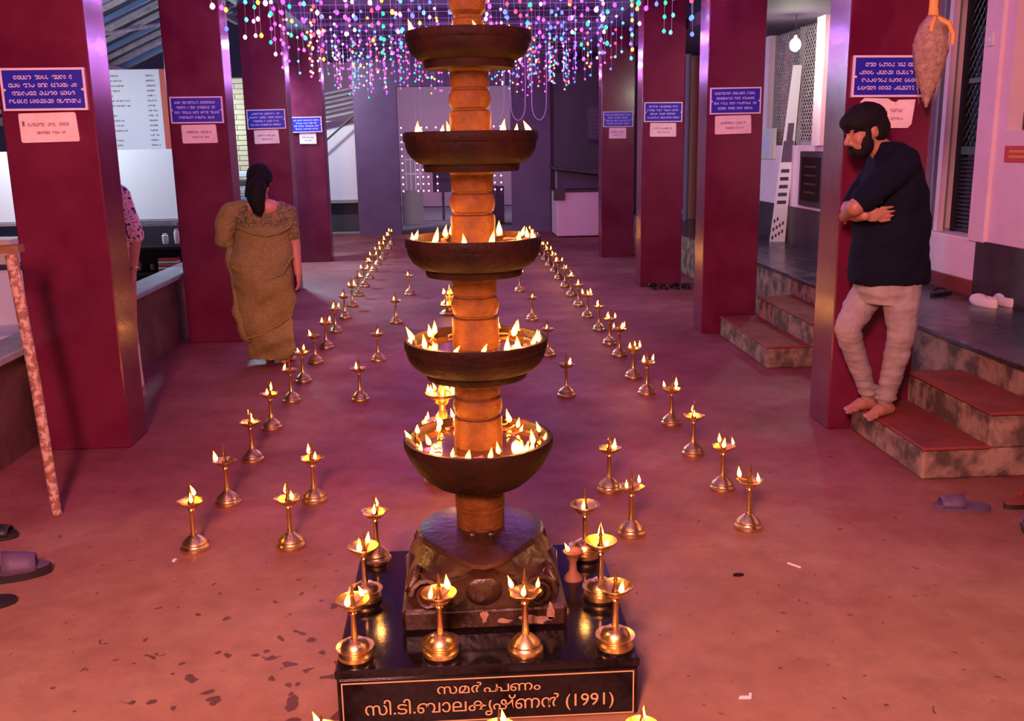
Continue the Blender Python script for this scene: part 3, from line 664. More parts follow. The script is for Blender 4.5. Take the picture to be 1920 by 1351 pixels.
for sx in (-1, 1):
    spiral((sx*.172, -.232, .118), (sx, 0, 0), (0, .25, .97), .050, .011).build('carved_scroll', 'stone_base', bd, 60)
    spiral((sx*.222, -.165, .140), (.0, -1, 0), (-sx*.45, 0, .9), .050, .010).build('carved_scroll', 'stone_base', bd, 60)
    spiral((sx*.222, .12, .140), (.0, 1, 0), (-sx*.45, 0, .9), .055, .010).build('carved_scroll', 'stone_base', bd, 60)
    MB().tube([(sx*.10, -.240, .09), (sx*.115, -.240, .13), (sx*.10, -.236, .165), (sx*.05, -.245, .185)], [.010, .013, .011, .005], 6).build('carved_petal', 'stone_base', bd, 60)
    MB().tube([(sx*.235, -.10, .10), (sx*.235, -.02, .155), (sx*.235, .05, .10)], [.010, .014, .010], 6).build('carved_petal', 'stone_base', bd, 60)
    MB().ell((sx*.030, -.100, .256), (.015, .012, .011), None, 10, 8).build('carved_knob', 'stone_base', bd)
MB().ell((0, -.240, .130), (.060, .016, .050)).build('carved_ridge', 'stone_base', bd)
for q, (x, z, a, c) in enumerate([(.0, .045, .010, .030), (.155, .030, .045, .020), (.06, .03, .022, .009), (.205, .055, .012, .03)]):
    MB().prism([(x+a*cos(t)*(1+.3*sin(3*t+q)+.2*sin(5*t)), z+c*sin(t)*(1+.3*cos(2*t+q)+.15*cos(7*t))*.8) for t in [2*pi*u/22 for u in range(22)]], -.2462, -.2448, 1).build('worn_patch', 'worn', bs, 0)
BOWLS = [(1.972, 1.868, .186, 4), (1.689, 1.572, .203, 8), (1.376, 1.258, .210, 14), (1.058, .936, .225, 18), (.737, .590, .240, 22)]
COLR = [.046, .060, .066, .071, .075, .078]
rb = random.Random(21)
for k, (zr, zb, R, nf) in enumerate(BOWLS):
    rc = COLR[k]+.004; h = zr-zb
    pr = [(rc, 0), (.70*R, 0), (.715*R, .010), (.72*R, .022), (.79*R, .026), (.89*R, .20*h+.018), (.945*R, .40*h+.012), (.972*R, .60*h+.006), (.975*R, .74*h), (.99*R, .76*h), (1.0*R, .80*h), (1.0*R, h-.006), (.985*R, h), (.93*R, h), (.915*R, h-.006), (.87*R, h-.030), (.80*R, h-.040), (rc, h-.042)]
    if k == 4: pr = [(rc, 0), (.50*R, -.012), (.62*R, .0), (.72*R, .02), (.85*R, .35*h), (.95*R, .64*h), (.985*R, .78*h), (1.0*R, .84*h), (1.0*R, h-.006), (.985*R, h), (.93*R, h), (.915*R, h-.006), (.87*R, h-.030), (.80*R, h-.040), (rc, h-.042)]
    bw = MB().lathe(pr, (0, 0, 0), 56, cap=False).build('bowl', 'stone_dark', tw, 28); bw.location = (0, 0, T(zb))
    MB().lathe([(rc-.006, 0), (.885*R, 0), (.885*R, .001), (rc-.006, .001)], (0, 0, h-.027), 40, cap=False).build('oil', 'oil', bw)
    ang0 = rb.uniform(0, 1)
    for q in range(nf):
        a = ang0+2*pi*(q+rb.uniform(-.25, .25))/nf; r = R*rb.uniform(.86, .93) if q % 3 else R*rb.uniform(.62, .85)
        fh = rb.uniform(.030, .048); flame(bw, (r*cos(a), r*sin(a), h-.012), fh, .38)
        r2 = r-.10*R*rb.uniform(.8, 2.4); pts = []
        for u in range(6):
            rr = r+(r2-r)*u/5; aa = a+rb.uniform(-.10, .10)+u*.05; pts.append((rr*cos(aa), rr*sin(aa), h-.008-.014*min(u, 2)/2+rb.uniform(0, .004)))
        MB().tube(pts, .0032, 5).build('wick', 'wick', bw, 60)
    if k > 1:
        for q in range(3):
            a = rb.uniform(3.4, 6.0); MB().ell((R*.72*cos(a), R*.72*sin(a), h-.022), (.016, .012, .008), None, 8, 6).build('flower', 'petal', bw)
    for a in (.8, 2.4, 3.9, 5.5): point('flame_light', (R*.8*cos(a), R*.8*sin(a), h+.035), [.45, .7, 1.1, 1.3, 1.5][k]*K_FLAME, FLAME_COL, .02, bw)
# column sections between the bowls, top to bottom
segs = [(2.9, 1.972-.042, .046, 0)] + [(BOWLS[k][1], BOWLS[k+1][0]-.042, COLR[k+1], k+1) for k in range(4)] + [(BOWLS[4][1]-.012, .425, .078, 5)]
for zt, zb, r, k in segs:
    H = zt-zb
    if k == 0: pr = [(r*1.0, 0), (r, .075), (r*.86, .08), (r*.86, .088), (r*1.12, .10), (r*1.2, .14), (r*1.05, .17), (r*.9, .18), (r*.95, .3), (r*1.3, .45), (r*.8, .5), (r*1.0, .7), (r*.5, .85), (.004, H)]
    elif k == 5: pr = [(r, 0), (r, .45*H), (r*1.04, .50*H), (r*.98, .53*H), (r*1.03, .60*H), (r*1.03, .78*H), (r*.93, .86*H), (r*.88, .90*H), (r*.95, H)]
    else: pr = [(r*1.03, 0), (r*1.03, .43*H), (r*1.0, .45*H), (r*.86, .465*H), (r*.86, .48*H), (r*.96, .50*H), (r*1.04, .57*H), (r*1.05, .64*H), (r*.98, .71*H), (r*.88, .735*H), (r*.88, .75*H), (r*.97, .765*H), (r*.97, .96*H), (r*1.1, H)]
    o = MB().lathe(pr, (0, 0, 0), 40).build('column_section', 'stone', tw, 25); o.location = (0, 0, T(zb))
# clay lamp by the base
dl = thing('clay_lamp', 'small clay lamp burning beside the carved tower base', 'oil lamp', G(1041, 1033, .262))
dl.location = (TX+.315, TY+.09, PZ)
MB().lathe([(.012, 0), (.02, .002), (.032, .016), (.035, .022), (.031, .022), (.02, .010), (.001, .008)], (0, 0, .08), 20, cap=False).build('dish', 'niche', dl); MB().lathe([(.034, 0), (.03, .01), (.014, .03), (.012, .06), (.022, .083)], (0, 0, 0), 18).build('pedestal', 'niche', dl)
flame(dl, (-.015, 0, .10), .03)
# ================================================================== BRASS LAMPS
def lathe_me(name, prof, mat, n=24, **k): return MB().lathe(prof, (0, 0, 0), n, **k).mesh(name, mat, 35)
BASE_A = lathe_me('base', [(.052, 0), (.054, .006), (.052, .014), (.046, .018), (.043, .024), (.045, .030), (.041, .036), (.028, .048), (.018, .056), (.013, .060)], 'brass')
BASE_B = lathe_me('base', [(.050, 0), (.056, .008), (.054, .018), (.046, .024), (.048, .030), (.060, .040), (.060, .043), (.046, .040), (.044, .046), (.038, .056), (.024, .066), (.014, .070)], 'brass')
STEM = lathe_me('stem', [(.013, .055), (.014, .062), (.011, .068), (.0095, .10), (.0085, .145), (.011, .150), (.012, .156), (.009, .162), (.012, .170)], 'brass', 16)
DISH_A = lathe_me('dish', [(.010, .166), (.024, .170), (.034, .178), (.040, .186), (.047, .190), (.047, .193), (.040, .191), (.032, .184), (.012, .178), (.002, .177)], 'brass', 40, cap=False, lobes=5, lobe=.10)
DISH_B = lathe_me('dish', [(.010, .166), (.026, .170), (.033, .176), (.034, .182), (.048, .192), (.054, .200), (.053, .203), (.045, .195), (.030, .187), (.012, .182), (.002, .181)], 'brass', 32, cap=False)
FINIAL = lathe_me('finial', [(.010, .177), (.012, .186), (.007, .192), (.005, .215), (.008, .220), (.005, .226), (.004, .242), (.001, .262)], 'sooty', 12)
WICKM = MB().tube([(.012, 0, .192), (.03, 0, .190), (.042, 0, .198)], .0025, 5).mesh('wick', 'wick', 60)
rl = random.Random(8)
def brass_lamp(x, y, z, label, group, nf=2, kind='A', s=1.15, light=True):
    t = thing('brass_lamp', label, 'oil lamp', (x, y, z), rl.uniform(0, 6.28), group); t.scale = (s, s, s)
    for nm, me in (('base', BASE_A if kind == 'A' else BASE_B), ('stem', STEM), ('dish', DISH_A if kind == 'A' else DISH_B), ('finial', FINIAL)): link(nm, me, t)
    a0 = -t.rotation_euler.z - pi/2 + rl.uniform(-.8, .8)
    for q in range(nf):
        a = a0+q*2*pi/max(nf, 1)*rl.uniform(.8, 1.1); wv = link('wick', WICKM, t); wv.rotation_euler = (0, 0, a)
        R = .040; flame(t, (R*cos(a), R*sin(a), .196), .040 if kind == 'A' else .044, .2)
    if light: point('flame_light', (.0, .0, .28), .26*nf**.5*K_FLAME, FLAME_COL, .012, t)
    return t
LY = [3.858, 4.385, 5.035, 5.637, 6.27, 6.82, 7.43]; y = 8.0
while y < 17.2: LY.append(y); y += .72
LX = lambda i, Y: -1.145+.002*i
RY = [3.856, 4.338, 4.875, 5.454, 6.174, 6.631, 7.362, 7.822]; y = 8.45
while y < 17.2: RY.append(y); y += .68
for i, Y in enumerate(LY): brass_lamp(-1.14+rl.uniform(-.012, .012), Y, 0, '%s brass oil lamp from the front in the left outer row' % ORD[i], 'brass lamps in the left outer row', rl.choice([1, 2, 2]), light=Y < 12 or i % 2 == 0)
for i, Y in enumerate(RY): brass_lamp(1.238+rl.uniform(-.012, .012), Y, 0, '%s brass oil lamp from the front in the right outer row' % ORD[i], 'brass lamps in the right outer row', rl.choice([2, 2, 3]), light=Y < 12 or i % 2 == 0)
for i, (x, y) in enumerate([(-.743, 3.847), (-.719, 4.376), (-.679, 6.242), (-.651, 7.442), (-.61, 9.09), (-.565, 10.868)]):
    brass_lamp(x, y, 0, '%s brass oil lamp from the front in the left inner row' % ORD[i], 'brass lamps in the left inner row', 2 if i < 2 else 1)
for i, (x, y) in enumerate([(.708, 3.836), (.698, 4.374), (.695, 6.185), (.69, 7.45), (.69, 9.05), (.69, 10.9)]):
    brass_lamp(x, y, 0, '%s brass oil lamp from the front in the right inner row' % ORD[i], 'brass lamps in the right inner row', 2 if i < 2 else 1)
for lab, (x, y), nf, kd, s in [('leftmost brass lamp on the front edge of the granite plinth', (-.335, 2.585), 2, 'B', .93), ('wide dish brass lamp second from left on the plinth front edge', (-.085, 2.585), 2, 'B', .98), ('slim brass lamp second from right on the plinth front edge', (.165, 2.58), 3, 'A', 1.0), ('rightmost brass lamp on the front edge of the granite plinth', (.432, 2.58), 1, 'B', .98),
        ('brass lamp midway along the left side of the plinth top', (-.338, 2.955), 2, 'B', .95), ('brass lamp midway along the right side of the plinth top', (.436, 2.90), 2, 'B', 1.0), ('brass lamp at the back left corner of the plinth top', (-.325, 3.26), 2, 'A', 1.0), ('brass lamp at the back right corner of the plinth top', (.428, 3.225), 1, 'B', 1.0)]:
    brass_lamp(x, y, PZ, lab, 'brass lamps on the plinth', nf, kd, s)
for lab, (x, y) in [('brass lamp on the floor before the left end of the plinth', (-.39, 2.25)), ('brass lamp on the floor before the middle of the plinth', (.07, 2.22)), ('brass lamp on the floor before the right end of the plinth', (.44, 2.20))]:
    brass_lamp(x, y, 0, lab, 'brass lamps before the plinth', 2, 'B', .86)
# tiered lamps standing on the centre line behind the tower
def tiered(x, y, z0, tiers, s, label):
    t = thing('tiered_brass_lamp', label, 'oil lamp', (x, y, z0)); t.scale = (s, s, s)
    top = tiers[-1][0]
    MB().lathe([(.10, 0), (.105, .012), (.09, .02), (.085, .03), (.05, .05), (.025, .07), (.02, top), (.012, top+.06), (.002, top+.10)], (0, 0, 0), 24).build('stem', 'brass', t)
    for z, R, nf in tiers:
        d = MB().lathe([(.02, -.05), (.035, -.04), (.05, -.015), (R*.7, -.012), (R*.95, -.002), (R, .012), (R*.96, .012), (R*.85, .002), (.02, 0)], (0, 0, 0), 30, cap=False).build('dish', 'brass', t); d.location = (0, 0, z)
        for q in range(nf):
            a = 2*pi*(q+.3)/nf; flame(d, (R*.82*cos(a), R*.82*sin(a), .01), .045)
        point('flame_light', (0, -R*.7, .09), .35*K_FLAME, FLAME_COL, .015, d)
tiered(-.10, 4.60, 0, [(.10, .13, 7), (.30, .11, 8), (.45, .085, 7)], 1.0, 'tiered brass lamp partly hidden directly behind the stone tower')
tiered(-.10, 9.50, 0, [(.09, .10, 6), (.20, .075, 6)], 1.0, 'low tiered brass lamp far behind the tower on the centre line')
# ================================================================== STEPS
def steps(name, y0, y1, label):
    t = thing(name, label, 'steps', (2.56, (y0+y1)/2, 0)); h = (y1-y0)/2
    a = MB().bevbox((-.315, -h, 0), (.325, h, .150), .012).build('lower_step', 'step_stone', t, 0); MB().bevbox((-.320, -h-.006, .150), (.02, h+.006, .168), .006).build('tread', 'step_red', a, 0)
    a = MB().bevbox((.010, -h, .150), (.325, h, .318), .012).build('upper_step', 'step_stone', t, 0); MB().bevbox((.004, -h-.006, .318), (.325, h+.006, .336), .006).build('tread', 'step_red', a, 0)
    return t
steps('veranda_steps', 4.36, 5.24, 'red topped stone steps under the barefoot man')
steps('veranda_steps', 6.78, 8.06, 'red topped stone steps beside the second right pillar')
# ================================================================== FAIRY LIGHTS
LEDC = {'magenta': ((1, .07, .60), 3.6), 'violet': ((.36, .05, 1), 3.6), 'blue': ((.05, .09, 1), 5), 'green': ((.02, .9, .28), 2.4), 'amber': ((1, .33, .04), 3.2), 'red': ((1, .04, .08), 4), 'white': ((1, .75, 1), 3), 'cyan': ((.08, .6, 1), 2.4), 'pink': ((1, .34, .52), 2.8)}
LN = ['magenta', 'magenta', 'violet', 'violet', 'blue', 'blue', 'pink', 'pink', 'red', 'amber', 'green', 'white', 'cyan']; bulb_me = {}
for nme, (c, s) in LEDC.items():
    em('led_'+nme, c, s); bulb_me[nme] = MB().lathe([(.004, .016), (.009, .012), (.0165, 0), (.0165, -.010), (.010, -.021), (.001, -.025)], (0, 0, 0), 8).mesh('bulb', 'led_'+nme, 180)
rg = random.Random(17)
def strand(x, y, ztop, zbot, near, label, group, scheme):
    n = max(2, int((ztop-zbot)/.125)); t = thing('fairy_light_strand', label, 'fairy lights', (x, y, ztop), rg.uniform(0, 6), group)
    L_ = ztop-zbot; MB().tube([(0, 0, .012), (.006, 0, -L_*.5), (0, 0, -L_)], .0018, 4).build('wire', 'wire', t, 0)
    mb = MB(); used = []
    for q in range(n):
        c = scheme if rg.random() < .7 else rg.choice(LN); z = -L_*(q+1)/n; dx, dy = rg.uniform(-.014, .014), rg.uniform(-.014, .014)
        if near: o = link('bulb', bulb_me[c], t); o.location = (dx, dy, z)
        else:
            if c not in used: used.append(c)
            mb.cur = used.index(c); mb.lathe([(.004, .012), (.014, .004), (.015, -.006), (.008, -.016), (.001, -.020)], (dx, dy, z), 6)
    if not near: mb.build('bulbs', ['led_'+u for u in used], t, 180)['kind'] = 'stuff'
    return t
rows = []; y = 6.6
while y < 17.9: rows.append(y); y += .62
POS = ['nearest', 'second', 'third', 'fourth', 'fifth', 'sixth', 'seventh', 'eighth', 'ninth', 'tenth', 'eleventh', 'twelfth', 'thirteenth', 'fourteenth', 'fifteenth', 'sixteenth', 'seventeenth', 'eighteenth', 'nineteenth']
for i, Y in enumerate(rows):
    rw = POS[i] if i else 'very first'; grp = 'fairy light strands, %s row' % rw; q = 0
    tag(MB().tube([(-2.2, Y, 3.215), (2.3, Y, 3.215)], .003, 4).build('hanging_wire', 'wire'), 'thin wire across the hall carrying the %s row of fairy lights' % rw, 'wire', 'wires carrying the fairy lights')
    x = -1.86+rg.uniform(0, .15)
    while x < 2.08:
        zb = 2.50+rg.choice([0, .03, .06, .12, .2])+(0 if abs(x) > 1.0 else rg.uniform(0, .12))
        if Y < 9: zb += rg.uniform(0, .12)
        strand(x, Y, 3.215, min(zb, 2.85), Y < 10.9, 'coloured fairy light strand, %s from the left in the %s row from the front' % (ORD[q], rw), grp, rg.choice(LN)); q += 1
        x += rg.uniform(.16, .34) if Y > 9 else rg.uniform(.24, .42)
for j, Y in enumerate((1.3, 3.3, 5.1)):
    nm = ['nearest to the camera', 'second over the entrance', 'third over the entrance'][j]
    tag(MB().tube([(-2.2, Y, 3.215), (2.3, Y, 3.215)], .003, 4).build('hanging_wire', 'wire'), 'thin overhead wire %s' % nm, 'wire', 'wires carrying the fairy lights')
    for q, x in enumerate((-1.3, .2, 1.55)): strand(x, Y, 3.215, 2.85, True, 'short violet fairy light strand, %s from left on the overhead wire %s' % (ORD[q], nm), 'fairy light strands over the entrance', 'violet')
# light given by the strands (sits among the bulbs)
for j, Y in enumerate((1.3, 3.3, 5.3, 7.4, 9.2, 11.0, 12.8, 14.6, 16.4)):
    for i, x in enumerate((-1.45, .05, 1.6)):
        c = [(.60, .22, 1.0), (.9, .20, .88), (.42, .26, 1.0)][(i+j) % 3]
        point('fairy_light', (x, Y, 2.95 if Y < 6 else 2.75), (9 if Y > 6 else 7)*K_LED, c, .03)
# warm curtain of bulbs in the gateway
for i, x in enumerate((-1.0, -.72, -.62, -.52, .62, .74, .86, -.35, .45)):
    t = thing('gate_light_strand', 'strand of warm bulbs in the far gateway, %s from the left' % ORD[sorted((-1.0, -.72, -.62, -.52, .62, .74, .86, -.35, .45)).index(x)], 'fairy lights', (x, 18.58+.02*(i % 3), 2.73), 0, 'warm strands in the gateway')
    MB().tube([(0, 0, 0), (0, 0, -2.0)], .003, 4).build('wire', 'wire', t, 0)
    mb = MB()
    for q in range(10): mb.lathe([(.004, .018), (.018, .003), (.016, -.010), (.002, -.02)], (0, 0, -.75-.13*q), 6)
    mb.build('bulbs', 'led_pink', t, 180)['kind'] = 'stuff'
# clear bead loops in the gateway
for i, x in enumerate((.75, 1.12, 1.49)):
    pts = [(x-.13, 17.3, 3.38), (x-.135, 17.3, 2.7)] + [(x+.13*cos(a), 17.3, 2.35+.3*sin(a)) for a in [pi*q/10 for q in range(11, 20)]] + [(x+.135, 17.3, 2.7), (x+.13, 17.3, 3.38)]
    tag(MB().tube(pts, .010, 5).build('bead_garland', 'wire'), '%s loop of clear beads hanging right of the tower near the gateway' % ['left', 'middle', 'right'][i], 'garland', 'bead garlands by the gateway')
# ================================================================== LEFT SHED
sd = thing('shed_roof', 'sloping corrugated shed roof with battens beyond the left pillars', 'roof', (-4.4, 11.5, 2.0))
def RZ(x): return .52+.45*(x+4.4-0)   # height above the root along the slope
for q in range(28):
    yy = -2.6+q*.2; pts = []
    me = MB().prism([(-2.4, .52+.45*-2.4+.35), (1.75, .52+.45*1.75+.35), (1.75, .52+.45*1.75+.37), (-2.4, .52+.45*-2.4+.37)], yy, yy+.19, 1)
    me.build('roof_sheet', 'roofsheet' if q % 5 else 'lightsheet', sd, 0)
for q in range(13):
    yy = -2.5+q*.42; a = V((-2.4, yy, .52-.45*2.4+.31)); c = V((1.75, yy, .52+.45*1.75+.31))
    MB().tube([a, c], .035, 4).build('batten', 'batten' if q % 3 else 'bluesheet', sd, 0)
for q in range(3):
    x = -1.6+q*1.5; MB().bb((x-.03, -2.6, .52+.45*x+.20), (x+.03, 2.9, .52+.45*x+.27)).build('purlin', 'grey', sd, 0)
MB().tube([(-1.9, -1.5, .3), (1.7, 1.2, 1.3)], .02, 5).build('brace', 'batten', sd, 0)
BY = 10.4
wb = thing('hoarding', 'long plain white hoarding panel beyond the left parapet', 'panel', (-3.9, BY, .3))
MB().bevbox((-1.6, 0, .60), (1.06, .04, 1.36), .004).build('sheet', 'whiteboard', wb, 0)
for x in (-1.3, -.2, .95): MB().bb((x-.02, .04, -.33), (x+.02, .08, 1.3)).build('post', 'grey', wb, 0)
MB().bb((-1.6, -.012, .62), (1.06, 0, .645)).build('ledge', 'cement', wb, 0)
pc = thing('price_list', 'tall white price list board with dark lines and red edge', 'board', (-3.64, 11.6, .0))
MB().bevbox((-.55, 0, 1.3), (.30, .03, 2.55), .003).build('sheet', 'whiteboard', pc, 0); MB().bb((.30, -.004, 1.3), (.37, .03, 2.55)).build('edge_strip', 'redsign', pc, 0)
t = MB()
for q in range(20): squiggles(t, -.5, -.5+rs.uniform(.2, .48), 2.48-.055*q, .022, -.002, rs); squiggles(t, .14, .25, 2.48-.055*q, .022, -.002, rs)
t.build('printed_lines', 'shopdark', pc, 0)['kind'] = 'stuff'
for x in (-.5, .3): MB().bb((x-.02, .03, -.03), (x+.02, .06, 1.5)).build('leg', 'grey', pc, 0)
cb = thing('grey_cabinet', 'pale grey cabinet with a dark opening beside the price list', 'cabinet', (-3.75, 13.4, -.03))
MB().bevbox((-.45, 0, 0), (.65, .5, 2.45), .01).build('body', 'cement', cb, 0); MB().bb((.33, -.01, 1.55), (.60, 0, 1.85)).build('opening', 'shopdark', cb, 0); MB().bb((-.45, -.02, 1.92), (.65, 0, 1.96)).build('shelf_edge', 'grey', cb, 0)
cw = MB().bb((-6.2, 16.06, 0), (-2.9, 16.2, 2.75)); cwo = struct('wall_shed', cw, 'cement')
tm = MB().bevbox((-.146, 0, -.036), (.146, .02, .036), .004).mesh('tile', 'cream', 0)
for r_ in range(34):
    for c_ in range(3):
        o = link('tile', tm, cwo); o.location = (-3.62+.3*c_+(.15 if r_ % 2 else 0), 16.035, .06+r_*.08)
st_ = thing('bundle_shelf', 'wire shelf of bundled papers in front of the cream tiled wall', 'shelf', (-3.32, 15.4, 0))
for q in range(5): MB().bevbox((-.14, -.1, .70+q*.13), (.16, .1, .79+q*.13), .012).build('bundle', ['whiteboard', 'bluesheet', 'cement', 'shopdark', 'whiteboard'][q], st_, 0)
for sx in (-.17, .19):
    for sy in (-.1, .1): MB().bb((sx-.01, sy-.01, -.03), (sx+.01, sy+.01, 1.4)).build('upright', 'blackiron', st_, 0)
# dark rack of small goods behind the parapet
rk = thing('goods_rack', 'dark rack of small goods below the white panel', 'rack', (-3.0, 9.6, -.03))
for z in (.25, .5, .75): MB().bb((-.45, -.15, z), (.42, .15, z+.02)).build('shelf', 'blackiron', rk, 0)
for x in (-.45, .42):
    for y in (-.15, .15): MB().bb((x-.012, y-.012, 0), (x+.012, y+.012, .98)).build('upright', 'blackiron', rk, 0)
MB().bb((-.45, .14, 0), (.42, .16, .95)).build('back_panel', 'shopdark', rk, 0)
for lab, x, z, mt, dd in [('white packet on the top shelf of the goods rack', .17, .77, 'whiteboard', (.06, .08, .1)), ('small white jar on the top shelf of the goods rack', .28, .77, 'white_cloth', (.05, .05, .14)), ('orange pot on the middle shelf of the goods rack', -.12, .52, 'rust', (.07, .07, .09)), ('small orange cup on the middle shelf of the goods rack', .02, .52, 'rust', (.045, .045, .06))]:
    tag(MB().lathe([(dd[0]*.4, 0), (dd[0]*.5, dd[2]*.3), (dd[0]*.5, dd[2]*.8), (dd[0]*.32, dd[2]*.9), (dd[0]*.34, dd[2])], (-3.0+x, 9.52, -.008+z), 14).build('goods_jar', mt), lab, 'jar')
sb = thing('striped_bundle', 'red and white striped cloth bundle on the goods rack', 'bundle', (-2.82, 9.52, .49))
for q in range(5): MB().bevbox((-.09, -.05, q*.028), (.10, .06, q*.028+.026), .008).build('fold', ['redsign', 'white_cloth'][q % 2], sb, 0)
# things at the far left edge
ch = thing('plastic_chair', 'pale blue plastic chair behind the parapet at the left edge', 'chair', (-3.3, 6.9, -.03), .4)
MB().bevbox((-.22, -.22, .40), (.22, .22, .44), .015).build('seat', 'lightsheet', ch, 0); MB().bevbox((-.22, .19, .44), (.22, .23, .85), .015).build('backrest', 'lightsheet', ch, 0)
for sx in (-.19, .19):
    for sy in (-.19, .19): MB().tube([(sx, sy, .42), (sx*1.1, sy*1.1, 0)], [.022, .018], 6).build('leg', 'lightsheet', ch)
tb = thing('dark_table', 'dark table with a pale box at the far left edge', 'table', (-4.1, 8.2, -.03))
MB().bevbox((-.5, -.35, .76), (.62, .35, .80), .01).build('top', 'shopdark', tb, 0)
for sx in (-.44, .56):
    for sy in (-.3, .3): MB().bb((sx-.025, sy-.025, 0), (sx+.025, sy+.025, .77)).build('leg', 'shopdark', tb, 0)
bx = thing('carton', 'pale carton on the dark table at the left edge', 'box', (-3.75, 8.1, .77))
MB().bevbox((-.15, -.15, 0), (.16, .15, .20), .004).build('body', 'cream', bx, 0); MB().bb((-.15, -.155, .09), (.16, -.15, .11)).build('tape', 'paper', bx, 0)
# leaning rusty pole with a timber cross piece
pp = thing('rusty_pole', 'leaning rusty flaking pole with a timber cross piece at left', 'pole', G(107, 968))
P0 = G(107, 966); P1 = W(21, 478, 4.62)
MB().tube([P0-pp.location, P0.lerp(P1, .5)-pp.location+V((.008, 0, 0)), P1-pp.location], [.022, .025, .028], 12).build('shaft', 'rust', pp)
MB().box(P1-pp.location+V((-.16, 0, .022)), (.42, .07, .035), rot=Matrix.Rotation(-.04, 3, 'Y')).build('cross_piece', 'wood', pp, 0)
# ================================================================== FAR END
hut = thing('tarp_hut', 'white tarpaulin covered hut with grey tiled roof beyond the last left pillar', 'hut', (-2.5, 19.6, 0))
MB().bb((-.9, 0, .62), (.72, .05, 2.15)).build('tarp_wall', 'whiteboard', hut, 0); MB().bb((-.9, .08, 0), (.72, .14, .62)).build('base_wall', 'shopdark', hut, 0)
MB().bb((-.9, -.12, .56), (.72, .02, .62)).build('bench', 'grey', hut, 0)
for q in range(6):
    z = 2.05+q*.10; MB().prism([(-.9, z-.05+.0), (1.0, z+.32), (1.0, z+.36), (-.9, z)], -.35+q*.16, -.18+q*.16, 1).build('roof_course', 'roofsheet' if q % 2 else 'grey', hut, 0)
MB().tube([(-.7, -.3, 1.2), (.7, -.3, 2.35)], .02, 5).build('strut', 'blackiron', hut)
bt = thing('ticket_booth', 'pinkish white counter booth with dark canopy beside the fourth right pillar', 'booth', (2.25, 17.6, 0))
MB().bevbox((-.47, -.40, .02), (.60, .55, .80), .012).build('counter', 'boothwhite', bt, 0); MB().bevbox((-.50, -.43, .80), (.60, .55, .84), .008).build('counter_top', 'skirt', bt, 0)
MB().bb((-.42, .1, .84), (.6, .13, 1.16)).build('glass_screen', 'purplewall', bt, 0); MB().bb((-.44, .09, .84), (-.41, .14, 1.16)).build('screen_post', 'grey', bt, 0)
MB().prism([(-.52, 1.20), (.60, 1.06), (.60, 1.10), (-.52, 1.24)], -.42, .5, 1).build('canopy', 'shopdark', bt, 0); MB().bb((-.53, -.45, .66), (-.33, -.41, .86)).build('cash_box', 'skirt', bt, 0)
MB().bb((-.42, .55, .02), (.62, .6, 2.9)).build('back_panel', 'shopdark', bt, 0)
MB().bb((-.1+.4, -.43, 1.0), (.02+.34, -.39, 1.75)).build('post', 'boothwhite', bt, 0)
nb_ = thing('notice_board', 'dark notice board with pale lines above the booth', 'board', (2.48, 17.1, 1.70))
MB().bevbox((-.16, 0, 0), (.14, .03, .55), .004).build('panel', 'shopdark', nb_, 0); t = MB()
for q in range(7): squiggles(t, -.13, .12, .48-.07*q, .05, -.002, rs)
t.build('script', 'purplewall', nb_, 0)['kind'] = 'stuff'
gt = thing('white_gate', 'white railing gate standing open beyond the gateway', 'gate', (-.85, 21.0, 0))
for q in range(5): MB().bb((-.32+.1*q, 0, .72), (-.30+.1*q, .03, 1.75)).build('bar', 'whiteboard', gt, 0)
for z in (1.05, 1.35, 1.7): MB().bb((-.34, -.005, z), (.14, .035, z+.03)).build('rail', 'whiteboard', gt, 0)
MB().bb((-.32, 0, 0), (.13, .04, .72)).build('lower_panel', 'grey', gt, 0)
ps = thing('gate_post', 'white capped masonry post at the right of the far gateway', 'post', (.86, 21.0, 0))
MB().bevbox((-.16, -.16, 0), (.16, .16, .78), .01).build('shaft', 'purplewall', ps, 0); MB().prism([(-.17, .98), (.17, .98), (.15, .78), (.02, .78)], -.17, .17, 1).build('cap', 'whiteboard', ps, 0)
pk = thing('kiosk_box', 'purple hanging box in the middle of the far gateway', 'box', (-.30, 22.0, 0))
MB().bevbox((-.22, 0, .62), (.18, .1, 1.20), .01).build('box', 'purplewall', pk, 0); MB().bb((-.03, .03, 0), (.03, .07, .64)).build('stand', 'purplewall', pk, 0)
# ================================================================== VERANDA THINGS
def onwall(px, py): 
    d = _ray(px, py); return CAM_LOC + d*((WX)/d.x)
pq = thing('wall_plaque', 'dark framed stone plaque on the pale wall left of the man', 'plaque', (WX, 10.18, .94))
MB().bevbox((-.035, -.34, 0), (0, .36, .58), .008).build('frame', 'skirt', pq, 0); MB().bb((-.042, -.26, .06), (-.034, .28, .52)).build('slab', 'granite', pq, 0)
t = MB()
for q in range(4): t.bb((-.0425, -.16, .14+.09*q), (-.0415, .18, .16+.09*q))
t.build('engraved_lines', 'skirt', pq, 0)['kind'] = 'stuff'
pic = thing('wall_picture', 'pale picture with a blue grey shape on the wall beside the banner', 'picture', (WX, 11.75, 1.42))
MB().bevbox((-.03, -.30, 0), (0, .33, .36), .004).build('sheet', 'cream', pic, 0); MB().prism([(-.1, .05), (.02, .02), (.12, .12), (.10, .25), (-.05, .33), (-.14, .18)], -.033, -.03, 0).build('printed_shape', 'lightsheet', pic, 0)
B0 = W(1448, 449, 10.9); B1 = W(1482, 138, 10.9)
bn = thing('standing_banner', 'narrow white roll-up banner leaning on the veranda wall', 'banner', (B0.x+.06, 10.9, .5))
ux = (B1-B0); H_ = 1.95; sl_ = .105
def bpt(u, v): return (-.09+.18*u*(1-.45*v)+sl_*v*H_*.9, .0+.02*v, v*H_)
